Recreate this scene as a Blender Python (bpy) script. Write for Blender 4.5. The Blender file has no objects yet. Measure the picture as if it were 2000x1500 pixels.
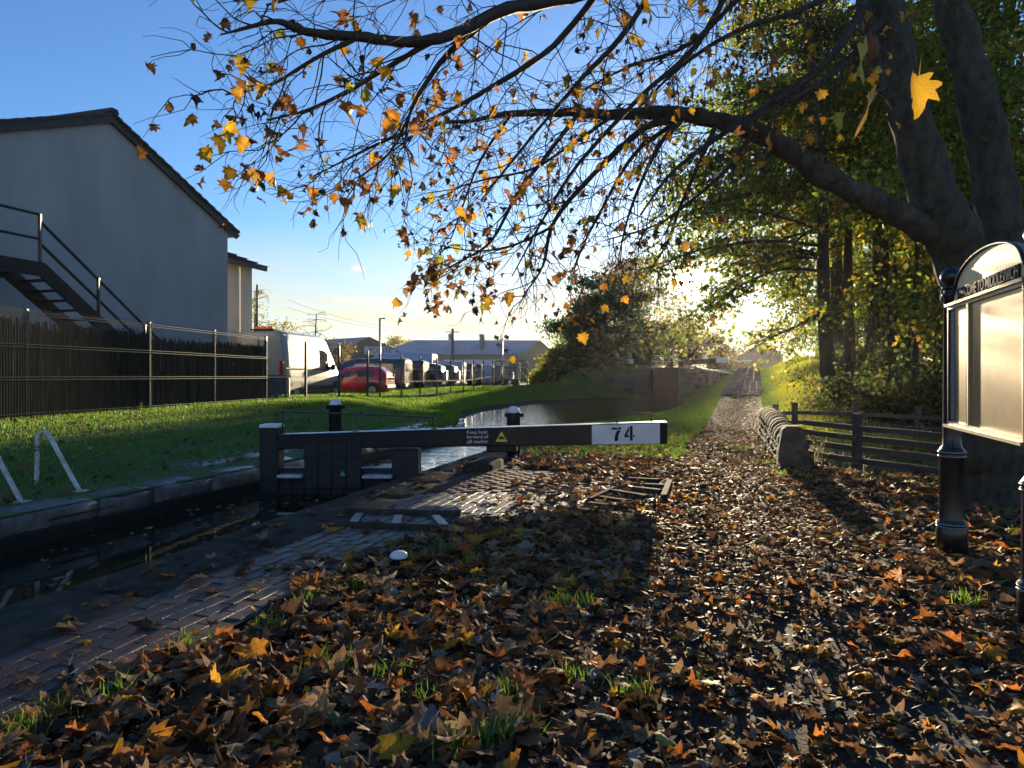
import bpy, math, random
import numpy as np
from mathutils import Vector, Matrix

rng = np.random.default_rng(74)
random.seed(74)
R = math.radians
scene = bpy.context.scene
col = scene.collection

# ------------------------------------------------------------------ camera
FPX, CAMH, HOR = 1333.0, 1.5, 735.0          # focal length in px of the 2000 px photo, eye height, horizon row
cd = bpy.data.cameras.new('camera'); cam = bpy.data.objects.new('camera', cd); col.objects.link(cam)
cd.sensor_width = 36.0; cd.lens = FPX / 2000 * 36
cd.shift_y = -(750 - HOR) / 2000
cd.clip_start = 0.05; cd.clip_end = 6000
cam.location = (0, 0, CAMH); cam.rotation_euler = (R(90), 0, 0)
scene.camera = cam

# ------------------------------------------------------------------ sky and sun
SUN_AZ = math.atan2(340, FPX)                # to the right of straight ahead
SUN_EL = math.atan2(735 - 552, math.hypot(FPX, 340))
sd = Vector((math.sin(SUN_AZ) * math.cos(SUN_EL), math.cos(SUN_AZ) * math.cos(SUN_EL), math.sin(SUN_EL)))
w = bpy.data.worlds.new('World'); scene.world = w; w.use_nodes = True
nt = w.node_tree; nt.nodes.clear()
out = nt.nodes.new('ShaderNodeOutputWorld'); bg = nt.nodes.new('ShaderNodeBackground')
sky = nt.nodes.new('ShaderNodeTexSky'); sky.sky_type = 'NISHITA'; sky.sun_disc = False
sky.sun_elevation = SUN_EL; sky.sun_rotation = SUN_AZ
sky.air_density = 1.0; sky.dust_density = 0.25; sky.ozone_density = 3.0; sky.altitude = 50
bg.inputs['Strength'].default_value = 0.068
tc = nt.nodes.new('ShaderNodeTexCoord')
def wn(t, **k):
    n = nt.nodes.new(t)
    for a, b in k.items(): setattr(n, a, b)
    return n
# thin cloud streaks low over the horizon and a few puffs, laid out by sky direction
sep = wn('ShaderNodeSeparateXYZ'); nt.links.new(tc.outputs['Generated'], sep.inputs[0])
mp = wn('ShaderNodeMapping'); mp.inputs['Scale'].default_value = (3.0, 3.0, 26.0)
nt.links.new(tc.outputs['Generated'], mp.inputs[0])
nz = wn('ShaderNodeTexNoise'); nz.inputs['Scale'].default_value = 1.6; nz.inputs['Detail'].default_value = 6; nz.inputs['Roughness'].default_value = 0.6
nt.links.new(mp.outputs[0], nz.inputs['Vector'])
cr = wn('ShaderNodeMapRange'); cr.inputs[1].default_value = 0.15; cr.inputs[2].default_value = 0.55
nt.links.new(nz.outputs['Fac'], cr.inputs[0])
hr = wn('ShaderNodeMapRange'); hr.inputs[1].default_value = 0.21; hr.inputs[2].default_value = 0.07
nt.links.new(sep.outputs['Z'], hr.inputs[0])
cm = wn('ShaderNodeMath', operation='MULTIPLY'); nt.links.new(cr.outputs[0], cm.inputs[0]); nt.links.new(hr.outputs[0], cm.inputs[1])
cm2 = wn('ShaderNodeMath', operation='MULTIPLY'); nt.links.new(cm.outputs[0], cm2.inputs[0]); cm2.inputs[1].default_value = 0.9
tint = wn('ShaderNodeVectorMath', operation='MULTIPLY'); nt.links.new(sky.outputs[0], tint.inputs[0]); tint.inputs[1].default_value = (0.74, 0.93, 1.18)
mixc = wn('ShaderNodeMix', data_type='RGBA'); nt.links.new(cm2.outputs[0], mixc.inputs['Factor'])
nt.links.new(tint.outputs[0], mixc.inputs['A']); mixc.inputs['B'].default_value = (4.2, 3.75, 2.5, 1)
# three small fair-weather puffs
def wm(op, a, b=None):
    n = wn('ShaderNodeMath', operation=op)
    for k_, v_ in ((0, a), (1, b)):
        if v_ is None: continue
        if isinstance(v_, (int, float)): n.inputs[k_].default_value = v_
        else: nt.links.new(v_, n.inputs[k_])
    return n.outputs[0]
yy_ = wm('MAXIMUM', sep.outputs['Y'], 0.001); uu_ = wm('DIVIDE', sep.outputs['X'], yy_); vv_ = wm('DIVIDE', sep.outputs['Z'], yy_)
npf = wn('ShaderNodeTexNoise'); npf.inputs['Scale'].default_value = 90; npf.inputs['Detail'].default_value = 4; nt.links.new(tc.outputs['Generated'], npf.inputs['Vector'])
last = mixc.outputs['Result']
for u0, v0, ru, rv in ((-.225, .158, .013, .006), (-.138, .1785, .015, .008), (-.232, .113, .03, .004)):
    du = wm('DIVIDE', wm('SUBTRACT', uu_, u0), ru); dv = wm('DIVIDE', wm('SUBTRACT', vv_, v0), rv)
    dd_ = wm('ADD', wm('SQRT', wm('ADD', wm('MULTIPLY', du, du), wm('MULTIPLY', dv, dv))), wm('MULTIPLY', wm('SUBTRACT', npf.outputs['Fac'], .5), 2.2))
    mk = wn('ShaderNodeMapRange'); mk.inputs[1].default_value = 1.1; mk.inputs[2].default_value = .3; mk.inputs[4].default_value = .75; nt.links.new(dd_, mk.inputs[0])
    mxp = wn('ShaderNodeMix', data_type='RGBA'); nt.links.new(mk.outputs[0], mxp.inputs['Factor']); nt.links.new(last, mxp.inputs['A']); mxp.inputs['B'].default_value = (4.6, 4.2, 3.9, 1); last = mxp.outputs['Result']
# glow of the low sun itself in the sky
vd = wn('ShaderNodeVectorMath', operation='DOT_PRODUCT'); nt.links.new(tc.outputs['Generated'], vd.inputs[0]); vd.inputs[1].default_value = sd
mx = wn('ShaderNodeMath', operation='MAXIMUM'); nt.links.new(vd.outputs['Value'], mx.inputs[0]); mx.inputs[1].default_value = 0
pw = wn('ShaderNodeMath', operation='POWER'); nt.links.new(mx.outputs[0], pw.inputs[0]); pw.inputs[1].default_value = 14000
ml = wn('ShaderNodeMath', operation='MULTIPLY'); nt.links.new(pw.outputs[0], ml.inputs[0]); ml.inputs[1].default_value = 600
pw2 = wn('ShaderNodeMath', operation='POWER'); nt.links.new(mx.outputs[0], pw2.inputs[0]); pw2.inputs[1].default_value = 60
ml2 = wn('ShaderNodeMath', operation='MULTIPLY'); nt.links.new(pw2.outputs[0], ml2.inputs[0]); ml2.inputs[1].default_value = .8
ad = wn('ShaderNodeMath', operation='ADD'); nt.links.new(ml.outputs[0], ad.inputs[0]); nt.links.new(ml2.outputs[0], ad.inputs[1])
gl = wn('ShaderNodeVectorMath', operation='SCALE'); gl.inputs[0].default_value = (1.0, 0.86, 0.58); nt.links.new(ad.outputs[0], gl.inputs['Scale'])
va = wn('ShaderNodeVectorMath', operation='ADD'); nt.links.new(last, va.inputs[0]); nt.links.new(gl.outputs[0], va.inputs[1])
nt.links.new(va.outputs[0], bg.inputs['Color']); nt.links.new(bg.outputs[0], out.inputs['Surface'])

sl = bpy.data.lights.new('sun', 'SUN'); so = bpy.data.objects.new('sun', sl); col.objects.link(so)
sl.energy = 5.0; sl.angle = R(0.6); sl.color = (1.0, 0.80, 0.52)
so.rotation_euler = (-sd).to_track_quat('-Z', 'Y').to_euler(); so.location = sd * 200

vs = scene.view_settings
vs.view_transform = 'Standard'; vs.look = 'None'; vs.gamma = 1.0; vs.use_curve_mapping = False
vs.exposure = 1.72
scene.render.engine = 'CYCLES'
scene.cycles.use_denoising = True
scene.cycles.max_bounces = 6; scene.cycles.diffuse_bounces = 3; scene.cycles.glossy_bounces = 3
scene.cycles.transmission_bounces = 4; scene.cycles.transparent_max_bounces = 6; scene.cycles.volume_bounces = 0
scene.cycles.caustics_reflective = False; scene.cycles.caustics_refractive = False
scene.cycles.sample_clamp_indirect = 6

# ------------------------------------------------------------------ coordinates
# canal axis: s runs along it (away from the camera, 16.5 degrees to the right), n across it to the right
U = np.array([0.284, 0.9588]); N = np.array([0.9588, -0.284])
def sn(s, n): return np.array([U[0] * s + N[0] * n, U[1] * s + N[1] * n])
def to_sn(x, y): return U[0] * x + U[1] * y, N[0] * x + N[1] * y
def P(px, py, d): return np.array([(px - 1000) / FPX * d, d, CAMH + (HOR - py) / FPX * d])
AX = math.atan2(U[1], U[0])                  # heading of the s axis
def sst(a, b, x):
    t = np.clip((np.asarray(x, float) - a) / (b - a), 0, 1); return t * t * (3 - 2 * t)
def nL(s): return np.interp(s, [-20, 15, 19, 27, 33, 42, 49, 52, 53.2, 400], [-6.79, -6.79, -7.3, -10.3, -11.3, -10.8, -8.6, -5.1, -4.9, -4.9])
def nRt(s): return np.interp(s, [-20, 21, 24, 28, 33, 40, 48, 52, 53.2, 400], [-4.42, -4.42, -4.25, -3.4, -2.2, -1.75, -1.8, -2.4, -2.5, -2.5])
def nP(s): return np.interp(s, [-20, 5, 10, 15, 25, 35, 39, 58, 80, 400], [0.6, 0.5, 0.35, 0.3, 0.75, 1.2, 1.45, 2.7, 3.0, 3.0])
def zP(s): return np.interp(s, [-20, 23, 31, 38, 55, 58, 400], [0, 0, 0.2, 0.55, 2.0, 2.1, 2.1])
def Z(s, n):
    s = np.asarray(s, float); n = np.asarray(n, float)
    L, Rr, pc, zp = nL(s), nRt(s), nP(s), zP(s)
    f = sst(0, 1, np.clip((n - Rr - .45) / np.maximum(pc - 1.3 - Rr, .1), 0, 1))
    low = 0.03 - 0.17 * sst(17, 26, s) + 2.15 * sst(52.0, 54.0, s)
    right = low * (1 - f) + zp * f
    right = np.where(s < 17, 0.02 * np.sin(s * 1.3 + n) * sst(-2.2, -1.0, n), right)
    right = right + (1.0 + 0.35 * np.sin(s * .5 + n)) * sst(1.1, 4.2, n - pc) * sst(21, 30, s) * (1 - 0.5 * sst(46, 60, s)) * (1 - 0.3 * sst(8, 16, n))
    right = right - 0.75 * np.exp(-((s - 14.8) / 1.8) ** 2) * sst(1.7, 2.6, n) * (1 - sst(16, 30, n))
    o = L - n
    left = 0.10 - 0.16 * sst(19, 25, s) + (.62 + 0.16 * sst(19, 25, s)) * sst(0, 5.6, o)
    left = left - .18 * sst(6.4, 8.2, o) * (1 - sst(60, 70, s))
    left = left + .85 * sst(46.5, 53, s) * sst(15, 8, -n + 0 * s) * sst(.2, 4.5, o)
    left = np.where(s > 53.2, np.maximum(left, 2.1 * sst(14, 10, -n)), left)
    return np.where(n >= Rr - 1e-6, right, np.where(n <= L + 1e-6, left, -1.6))
def G(px, py, z=0.0):
    d = (CAMH - z) * FPX / (py - HOR); return np.array([(px - 1000) / FPX * d, d, z])
def on_ground(x, y):
    s, n = to_sn(x, y); return float(Z(s, n))

# ------------------------------------------------------------------ materials
def nodemat(name):
    m = bpy.data.materials.new(name); m.use_nodes = True
    t = m.node_tree; b = t.nodes['Principled BSDF']; return m, t, b
def mat(name, c, rough=0.6, var=0.25, scale=8.0, bump=0.0, bscale=None, metal=0.0, c2=None, spec=0.5, coord='Object', detail=5, stretch=None, bdist=0.02, wet=0.0):
    m, t, b = nodemat(name); L = t.links
    tcn = t.nodes.new('ShaderNodeTexCoord'); src = tcn.outputs[coord]
    if stretch:
        mpn = t.nodes.new('ShaderNodeMapping'); mpn.inputs['Scale'].default_value = stretch; L.new(src, mpn.inputs[0]); src = mpn.outputs[0]
    nzn = t.nodes.new('ShaderNodeTexNoise'); nzn.inputs['Scale'].default_value = scale; nzn.inputs['Detail'].default_value = detail; nzn.inputs['Roughness'].default_value = .62
    L.new(src, nzn.inputs['Vector'])
    rp = t.nodes.new('ShaderNodeValToRGB'); e = rp.color_ramp.elements
    c = np.array(c); d = np.array(c2) if c2 is not None else c * (1 - var)
    e[0].position = .32; e[1].position = .68; e[0].color = (*d, 1); e[1].color = (*(c if c2 is not None else np.minimum(c * (1 + var * .6), 1)), 1)
    L.new(nzn.outputs['Fac'], rp.inputs[0]); L.new(rp.outputs[0], b.inputs['Base Color'])
    b.inputs['Roughness'].default_value = rough; b.inputs['Metallic'].default_value = metal; b.inputs['Specular IOR Level'].default_value = spec
    if wet:
        wr = t.nodes.new('ShaderNodeMapRange'); wr.inputs[1].default_value = .4; wr.inputs[2].default_value = .62; wr.inputs[3].default_value = rough; wr.inputs[4].default_value = wet
        n3 = t.nodes.new('ShaderNodeTexNoise'); n3.inputs['Scale'].default_value = scale * .25; n3.inputs['Detail'].default_value = 3; L.new(src, n3.inputs['Vector'])
        L.new(n3.outputs['Fac'], wr.inputs[0]); L.new(wr.outputs[0], b.inputs['Roughness'])
    if bump:
        n2 = t.nodes.new('ShaderNodeTexNoise'); n2.inputs['Scale'].default_value = bscale or scale * 3; n2.inputs['Detail'].default_value = 6; n2.inputs['Roughness'].default_value = .65; L.new(src, n2.inputs['Vector'])
        bp = t.nodes.new('ShaderNodeBump'); bp.inputs['Strength'].default_value = bump; bp.inputs['Distance'].default_value = bdist
        L.new(n2.outputs['Fac'], bp.inputs['Height']); L.new(bp.outputs[0], b.inputs['Normal'])
    return m
def leafmat(name, trans=0.45, rough=0.5, spec=0.35, gain=1.0):
    m = bpy.data.materials.new(name); m.use_nodes = True; t = m.node_tree; t.nodes.clear(); L = t.links
    o = t.nodes.new('ShaderNodeOutputMaterial'); a = t.nodes.new('ShaderNodeAttribute'); a.attribute_name = 'Col'
    tcn = t.nodes.new('ShaderNodeTexCoord'); nzn = t.nodes.new('ShaderNodeTexNoise'); nzn.inputs['Scale'].default_value = 45; nzn.inputs['Detail'].default_value = 3
    L.new(tcn.outputs['Object'], nzn.inputs['Vector'])
    mr = t.nodes.new('ShaderNodeMapRange'); mr.inputs[1].default_value = .3; mr.inputs[2].default_value = .7; mr.inputs[3].default_value = .7 * gain; mr.inputs[4].default_value = 1.2 * gain
    L.new(nzn.outputs['Fac'], mr.inputs[0])
    sc = t.nodes.new('ShaderNodeVectorMath'); sc.operation = 'SCALE'; L.new(a.outputs['Color'], sc.inputs[0]); L.new(mr.outputs[0], sc.inputs['Scale'])
    p = t.nodes.new('ShaderNodeBsdfPrincipled'); p.inputs['Roughness'].default_value = rough; p.inputs['Specular IOR Level'].default_value = spec
    L.new(sc.outputs[0], p.inputs['Base Color'])
    tr = t.nodes.new('ShaderNodeBsdfTranslucent'); L.new(sc.outputs[0], tr.inputs['Color'])
    mxn = t.nodes.new('ShaderNodeMixShader'); mxn.inputs[0].default_value = trans
    L.new(p.outputs[0], mxn.inputs[1]); L.new(tr.outputs[0], mxn.inputs[2]); L.new(mxn.outputs[0], o.inputs['Surface'])
    return m
def glass(name, tint=(.02, .025, .03), rough=.05):
    m, t, b = nodemat(name); b.inputs['Base Color'].default_value = (*tint, 1); b.inputs['Roughness'].default_value = rough; b.inputs['Specular IOR Level'].default_value = .8
    return m
M = {}
M['soil'] = mat('soil', (.045, .034, .022), .85, .4, 3, .5, 30)
M['turf'] = mat('turf', (.075, .155, .028), .9, .4, 2.2, .8, 60, c2=(.05, .09, .02), coord='Object')
M['path'] = mat('path_dirt', (.055, .046, .037), .9, .4, 5, .9, 40, c2=(.024, .02, .016), bdist=.03, spec=.25)
M['tarmac'] = mat('tarmac', (.06, .06, .062), .8, .3, 4, .4, 80)
M['coping'] = mat('coping_stone', (.085, .072, .055), .9, .4, 5, 1.0, 16, c2=(.026, .027, .018), spec=.08)
M['wetwall'] = mat('wet_lock_wall', (.022, .022, .018), .6, .4, 3, .8, 14, c2=(.010, .012, .008), spec=.3)
M['copingl'] = mat('left_coping_stone', (.15, .145, .14), .6, .4, 4, .6, 22, c2=(.045, .045, .04), wet=.22, spec=.5)
M['brick'] = mat('wet_brick', (.11, .07, .06), .85, .45, 5, .5, 60, c2=(.055, .042, .042), spec=.12)
M['mortar'] = mat('brick_bed', (.035, .03, .026), .9, .4, 10, .6, 60)
M['wallstone'] = mat('wall_stone', (.12, .10, .07), .95, .4, 7, .9, 30, c2=(.055, .05, .036), spec=.2)
M['moss'] = mat('mossy_stone', (.19, .17, .06), .95, .4, 7, .9, 40, c2=(.12, .11, .07))
M['lockstone'] = mat('lock_stone', (.15, .13, .11), .9, .5, 2.5, .8, 14, c2=(.04, .036, .032))
M['render'] = mat('grey_render', (.37, .40, .43), .9, .14, 1.0, .15, 90, stretch=(1, 1, .35))
M['cream'] = mat('cream_render', (.62, .55, .47), .9, .08, 2, .1, 60)
M['tile'] = mat('roof_tile', (.035, .034, .04), .7, .3, 6, .3, 30)
M['darkwood'] = mat('dark_fascia', (.03, .032, .036), .6, .2, 5)
M['steel'] = mat('dark_steel', (.02, .022, .03), .45, .3, 6, metal=.3)
M['fencegreen'] = mat('fence_green', (.018, .03, .024), .45, .3, 6)
M['wire'] = mat('fence_wire', (.06, .065, .055), .5, .2, 6, metal=.2)
M['reed'] = mat('brushwood', (.055, .048, .032), .85, .6, 6, .3, 60, stretch=(1, 1, .15))
M['blackpaint'] = mat('black_paint', (.007, .008, .012), .5, .4, 5, .2, 40, spec=.3, stretch=(1, 4, 4))
M['gatewood'] = mat('gate_timber', (.011, .010, .010), .6, .5, 4, .4, 30, stretch=(1, 1, 4))
M['whitepaint'] = mat('white_paint', (.78, .78, .76), .5, .1, 4, .12, 30)
M['whitetop'] = mat('worn_white_and_lit_top', (.74, .73, .70), .5, .2, 6, .2, 30)  # white lettering, and the lit look of the beam top put in as colour
M['foot'] = mat('worn_footboard', (.5, .5, .5), .45, .35, 5, .3, 30)
M['ladderpaint'] = mat('ladder_paint', (.68, .70, .70), .45, .25, 9, .15, 60, c2=(.30, .27, .23))
M['blacksatin'] = mat('black_satin_paint', (.008, .009, .014), .28, .2, 5, spec=.6)
M['boardmetal'] = mat('golden_lit_board', (.36, .29, .19), .40, .25, 3, .05, 60, metal=.5, stretch=(8, 8, 1))  # golden light falling on the board is put into this base colour
M['boardpane'] = mat('golden_lit_pane', (.38, .28, .165), .30, .25, 2.2, .04, 30, metal=.6)  # gold reflected by the glass is put into the pane colour
M['print'] = mat('blue_print', (.03, .05, .10), .5, .2, 4)
M['printpale'] = mat('pale_print', (.35, .40, .45), .5, .2, 4)
M['bark'] = mat('bark', (.11, .095, .066), .9, .5, 9, 1.0, 26, c2=(.03, .027, .02), stretch=(1, 1, .5), bdist=.07)
M['barkdark'] = mat('dark_bark', (.05, .042, .034), .9, .4, 6, .7, 20, stretch=(1, 1, .3))
M['twig'] = mat('twig_bark', (.045, .033, .024), .8, .3, 9)
M['rail'] = mat('weathered_rail', (.045, .04, .034), .7, .4, 6, .5, 30, stretch=(1, 1, 4))
M['yellow'] = mat('sign_yellow', (.75, .68, .03), .5, .1, 5)
M['greenpaint'] = mat('sign_green', (.02, .30, .17), .5, .1, 5)
M['rubber'] = mat('tyre_rubber', (.012, .012, .013), .8, .2, 8)
M['alloy'] = mat('alloy', (.45, .46, .48), .35, .1, 8, metal=.7)
M['glass'] = glass('vehicle_glass', (.03, .045, .045), .08)
M['redlamp'] = mat('red_lamp', (.45, .012, .015), .25, .2, 8)
M['amber'] = mat('amber_lamp', (.90, .20, .02), .3, .2, 8)
M['lampclear'] = mat('clear_lamp', (.6, .6, .58), .2, .1, 8)
M['plastic'] = mat('grey_plastic', (.05, .055, .065), .5, .15, 4)
M['trimblack'] = mat('trim_black', (.015, .016, .018), .6, .2, 5)
M['roofsheet'] = mat('roof_sheet', (.36, .40, .46), .6, .15, .4, .1, 4)
M['skylight'] = mat('skylight_sheet', (.20, .24, .29), .4, .15, .6)
M['cladding'] = mat('wall_cladding', (.30, .24, .19), .8, .15, .5)
M['claddark'] = mat('dark_cladding', (.14, .12, .10), .8, .2, .5)
M['roofdark'] = mat('dark_roof_sheet', (.24, .25, .27), .7, .2, .4)
M['signwhite'] = mat('sign_white', (.55, .60, .66), .5, .1, 3)
M['galv'] = mat('galvanised', (.32, .34, .36), .45, .2, 5, metal=.5)
M['polewood'] = mat('pole_wood', (.07, .055, .045), .85, .3, 5)
M['house'] = mat('brick_house_wall', (.36, .22, .17), .9, .2, 1)
M['houseroof'] = mat('house_roof', (.17, .12, .11), .9, .2, 1)
M['leaf'] = leafmat('litter_leaf', .46, .6, .12, 1.2)
M['hangleaf'] = leafmat('hanging_leaf', .55, .5, .3)
M['crownleaf'] = leafmat('crown_leaf', .72, .5, .15, 1.25)
M['grass'] = leafmat('grass_blade', .5, .5, .3)
M['dryweed'] = leafmat('dry_weed', .5, .6, .3)
def paint(name, c, rough=.25, metal=.0):
    m, t, b = nodemat(name); b.inputs['Base Color'].default_value = (*c, 1); b.inputs['Roughness'].default_value = rough; b.inputs['Metallic'].default_value = metal
    b.inputs['Coat Weight'].default_value = .5; b.inputs['Coat Roughness'].default_value = .08
    tcn = t.nodes.new('ShaderNodeTexCoord'); n1 = t.nodes.new('ShaderNodeTexNoise'); n1.inputs['Scale'].default_value = 2.5; n1.inputs['Detail'].default_value = 6
    t.links.new(tcn.outputs['Object'], n1.inputs['Vector'])
    rr = t.nodes.new('ShaderNodeMapRange'); rr.inputs[3].default_value = rough * .7; rr.inputs[4].default_value = rough * 1.7
    t.links.new(n1.outputs['Fac'], rr.inputs[0]); t.links.new(rr.outputs[0], b.inputs['Roughness'])
    return m

# water: dark, slightly rippled, mirror-like
def watermat(name, ripple, scale, tint=(.012, .014, .009)):
    m, t, b = nodemat(name); L = t.links
    b.inputs['Base Color'].default_value = (*tint, 1); b.inputs['Roughness'].default_value = .03; b.inputs['IOR'].default_value = 1.33
    b.inputs['Specular IOR Level'].default_value = .5
    tcn = t.nodes.new('ShaderNodeTexCoord'); mpn = t.nodes.new('ShaderNodeMapping'); mpn.inputs['Rotation'].default_value = (0, 0, R(10)); mpn.inputs['Scale'].default_value = (.45, 1.6, 1)
    L.new(tcn.outputs['Object'], mpn.inputs[0])
    n1 = t.nodes.new('ShaderNodeTexNoise'); n1.inputs['Scale'].default_value = scale; n1.inputs['Detail'].default_value = 3; L.new(mpn.outputs[0], n1.inputs['Vector'])
    bp = t.nodes.new('ShaderNodeBump'); bp.inputs['Strength'].default_value = ripple; bp.inputs['Distance'].default_value = .05
    L.new(n1.outputs['Fac'], bp.inputs['Height']); L.new(bp.outputs[0], b.inputs['Normal'])
    return m
M['water'] = watermat('canal_water', .45, 2.6)
M['chamber_water'] = watermat('lock_water', .012, 2.0)

# ------------------------------------------------------------------ object helpers
def link(name, me, m=None, parent=None):
    o = bpy.data.objects.new(name, me); col.objects.link(o)
    if m is not None and me is not None and len(me.materials) == 0:
        me.materials.append(M[m] if isinstance(m, str) else m)
    if parent is not None: o.parent = parent
    return o
def tag(o, label=None, cat=None, group=None, kind=None):
    if label: o['label'] = label
    if cat: o['category'] = cat
    if group: o['group'] = group
    if kind: o['kind'] = kind
    return o
def empty(name, loc, rz=0.0):
    o = bpy.data.objects.new(name, None); col.objects.link(o); o.location = tuple(float(v) for v in loc); o.rotation_euler = (0, 0, rz); o.empty_display_size = .2
    return o
def thing(name, label, cat, loc=(0, 0, 0), rz=0.0, group=None):
    return tag(empty(name, loc, rz), label, cat, group)
def npmesh(name, V, F, colr=None, smooth=False):
    """V (n,3), F (m,k) uniform faces"""
    V = np.asarray(V, np.float32); F = np.asarray(F, np.int32)
    me = bpy.data.meshes.new(name); k = F.shape[1]
    me.vertices.add(len(V)); me.vertices.foreach_set('co', V.ravel())
    me.loops.add(F.size); me.loops.foreach_set('vertex_index', F.ravel())
    me.polygons.add(len(F)); me.polygons.foreach_set('loop_start', np.arange(0, F.size, k, dtype=np.int32)); me.polygons.foreach_set('loop_total', np.full(len(F), k, np.int32))
    if smooth: me.polygons.foreach_set('use_smooth', np.ones(len(F), bool))
    if colr is not None:
        a = me.attributes.new('Col', 'FLOAT_COLOR', 'POINT')
        c4 = np.ones((len(V), 4), np.float32); c4[:, :3] = colr; a.data.foreach_set('color', c4.ravel())
    me.update(calc_edges=True)
    return me
class MB:
    def __init__(s): s.v = []; s.f = []; s.sm = []
    def add(s, V, F, smooth=False):
        b = len(s.v); s.v += [tuple(map(float, p)) for p in V]; s.f += [tuple(i + b for i in f) for f in F]; s.sm += [smooth] * len(F)
        return s
    def box(s, c, d, rz=0.0, bev=0.0, rot=None, taper=None):
        hx, hy, hz = d[0] / 2, d[1] / 2, d[2] / 2
        mrot = rot if rot is not None else Matrix.Rotation(rz, 3, 'Z')
        if bev <= 0:
            V = [(x, y, z) for z in (-hz, hz) for y in (-hy, hy) for x in (-hx, hx)]
            F = [(0, 2, 3, 1), (4, 5, 7, 6), (0, 1, 5, 4), (2, 6, 7, 3), (0, 4, 6, 2), (1, 3, 7, 5)]
        else:
            b = min(bev, hx * .9, hy * .9, hz * .9)
            def ring(x, y, z, c_):
                return [(-x + c_, -y, z), (x - c_, -y, z), (x, -y + c_, z), (x, y - c_, z), (x - c_, y, z), (-x + c_, y, z), (-x, y - c_, z), (-x, -y + c_, z)]
            V = ring(hx - b, hy - b, -hz, b * .3) + ring(hx, hy, -hz + b, b) + ring(hx, hy, hz - b, b) + ring(hx - b, hy - b, hz, b * .3)
            F = [tuple(range(7, -1, -1)), tuple(range(24, 32))]
            for k in range(3):
                for i in range(8):
                    j = (i + 1) % 8; F.append((k * 8 + i, k * 8 + j, k * 8 + 8 + j, k * 8 + 8 + i))
        if taper: V = [(x * (taper if z > 0 else 1), y * (taper if z > 0 else 1), z) for x, y, z in V]
        cv = Vector(tuple(map(float, c)))
        return s.add([tuple(mrot @ Vector(p) + cv) for p in V], F)
    def bar(s, a, b, wd, ht, up=(0, 0, 1)):
        a = Vector(tuple(map(float, a))); b = Vector(tuple(map(float, b))); d = (b - a); ln = d.length; d.normalize()
        u = Vector(up); sd_ = d.cross(u)
        if sd_.length < 1e-4: sd_ = d.cross(Vector((0, 1, 0)))
        sd_.normalize(); u2 = sd_.cross(d).normalized()
        V = [a + sd_ * x + u2 * y for x, y in ((-wd / 2, -ht / 2), (wd / 2, -ht / 2), (wd / 2, ht / 2), (-wd / 2, ht / 2))]
        V += [p + d * ln for p in V]
        return s.add(V, [(3, 2, 1, 0), (4, 5, 6, 7), (0, 1, 5, 4), (1, 2, 6, 5), (2, 3, 7, 6), (3, 0, 4, 7)])
    def tube(s, path, r, k=8, cap=True):
        V, F = tube_np(path, r, k)
        s.add(V, [tuple(f) for f in F], True)
        if cap:
            n = len(path); b = len(s.v) - n * k
            s.f += [tuple(b + i for i in range(k - 1, -1, -1)), tuple(b + (n - 1) * k + i for i in range(k))]; s.sm += [False, False]
        return s
    def lathe(s, c, prof, k=16, smooth=True):
        V = []; F = []
        for r_, z in prof:
            for i in range(k):
                a = 2 * math.pi * i / k; V.append((c[0] + r_ * math.cos(a), c[1] + r_ * math.sin(a), c[2] + z))
        for j in range(len(prof) - 1):
            for i in range(k):
                i2 = (i + 1) % k; F.append((j * k + i, j * k + i2, j * k + k + i2, j * k + k + i))
        s.add(V, F, smooth)
        b = len(s.v) - len(V)
        s.f += [tuple(b + i for i in range(k - 1, -1, -1)), tuple(b + (len(prof) - 1) * k + i for i in range(k))]; s.sm += [False, False]
        return s
    def prism(s, pts, depth):
        """pts: list of 3d points of a planar outline; depth: 3-vector"""
        n = len(pts); d = np.asarray(depth, float); V = [np.asarray(p, float) for p in pts]; V = V + [p + d for p in V]
        return s.add(V, [tuple(range(n - 1, -1, -1)), tuple(range(n, 2 * n))] + [(i, (i + 1) % n, n + (i + 1) % n, n + i) for i in range(n)])
    def build(s, name, m, parent=None):
        me = bpy.data.meshes.new(name); me.from_pydata(s.v, [], s.f); me.polygons.foreach_set('use_smooth', s.sm); me.update()
        return link(name, me, m, parent)
def tube_np(path, r, k=6):
    P_ = np.asarray(path, float); n = len(P_); r = np.broadcast_to(np.asarray(r, float), (n,))
    T = np.gradient(P_, axis=0); T /= np.linalg.norm(T, axis=1, keepdims=True) + 1e-9
    ref = np.array([0, 0, 1.0]) if abs(T[:, 2]).mean() < .8 else np.array([1.0, 0, 0])
    A = np.cross(T, ref); A /= np.linalg.norm(A, axis=1, keepdims=True) + 1e-9; B = np.cross(T, A)
    an = np.arange(k) * 2 * np.pi / k
    V = (P_[:, None] + r[:, None, None] * (np.cos(an)[None, :, None] * A[:, None] + np.sin(an)[None, :, None] * B[:, None])).reshape(-1, 3)
    i = np.arange(n - 1)[:, None] * k; j = np.arange(k)[None]; j2 = (j + 1) % k
    F = np.stack([i + j, i + j2, i + k + j2, i + k + j], -1).reshape(-1, 4)
    return V, F
class Acc:
    def __init__(s): s.V = []; s.F = []; s.C = []; s.n = 0
    def add(s, V, F, C=None):
        s.V.append(np.asarray(V, float)); s.F.append(np.asarray(F) + s.n); s.n += len(V)
        if C is not None: s.C.append(np.broadcast_to(np.asarray(C, float), (len(V), 3)))
    def mesh(s, name, smooth=False):
        return npmesh(name, np.concatenate(s.V), np.concatenate(s.F), np.concatenate(s.C) if s.C else None, smooth)
def copytree(o, parent=None):
    c = o.copy(); col.objects.link(c); c.parent = parent
    for ch in list(o.children): copytree(ch, c)
    return c
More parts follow.
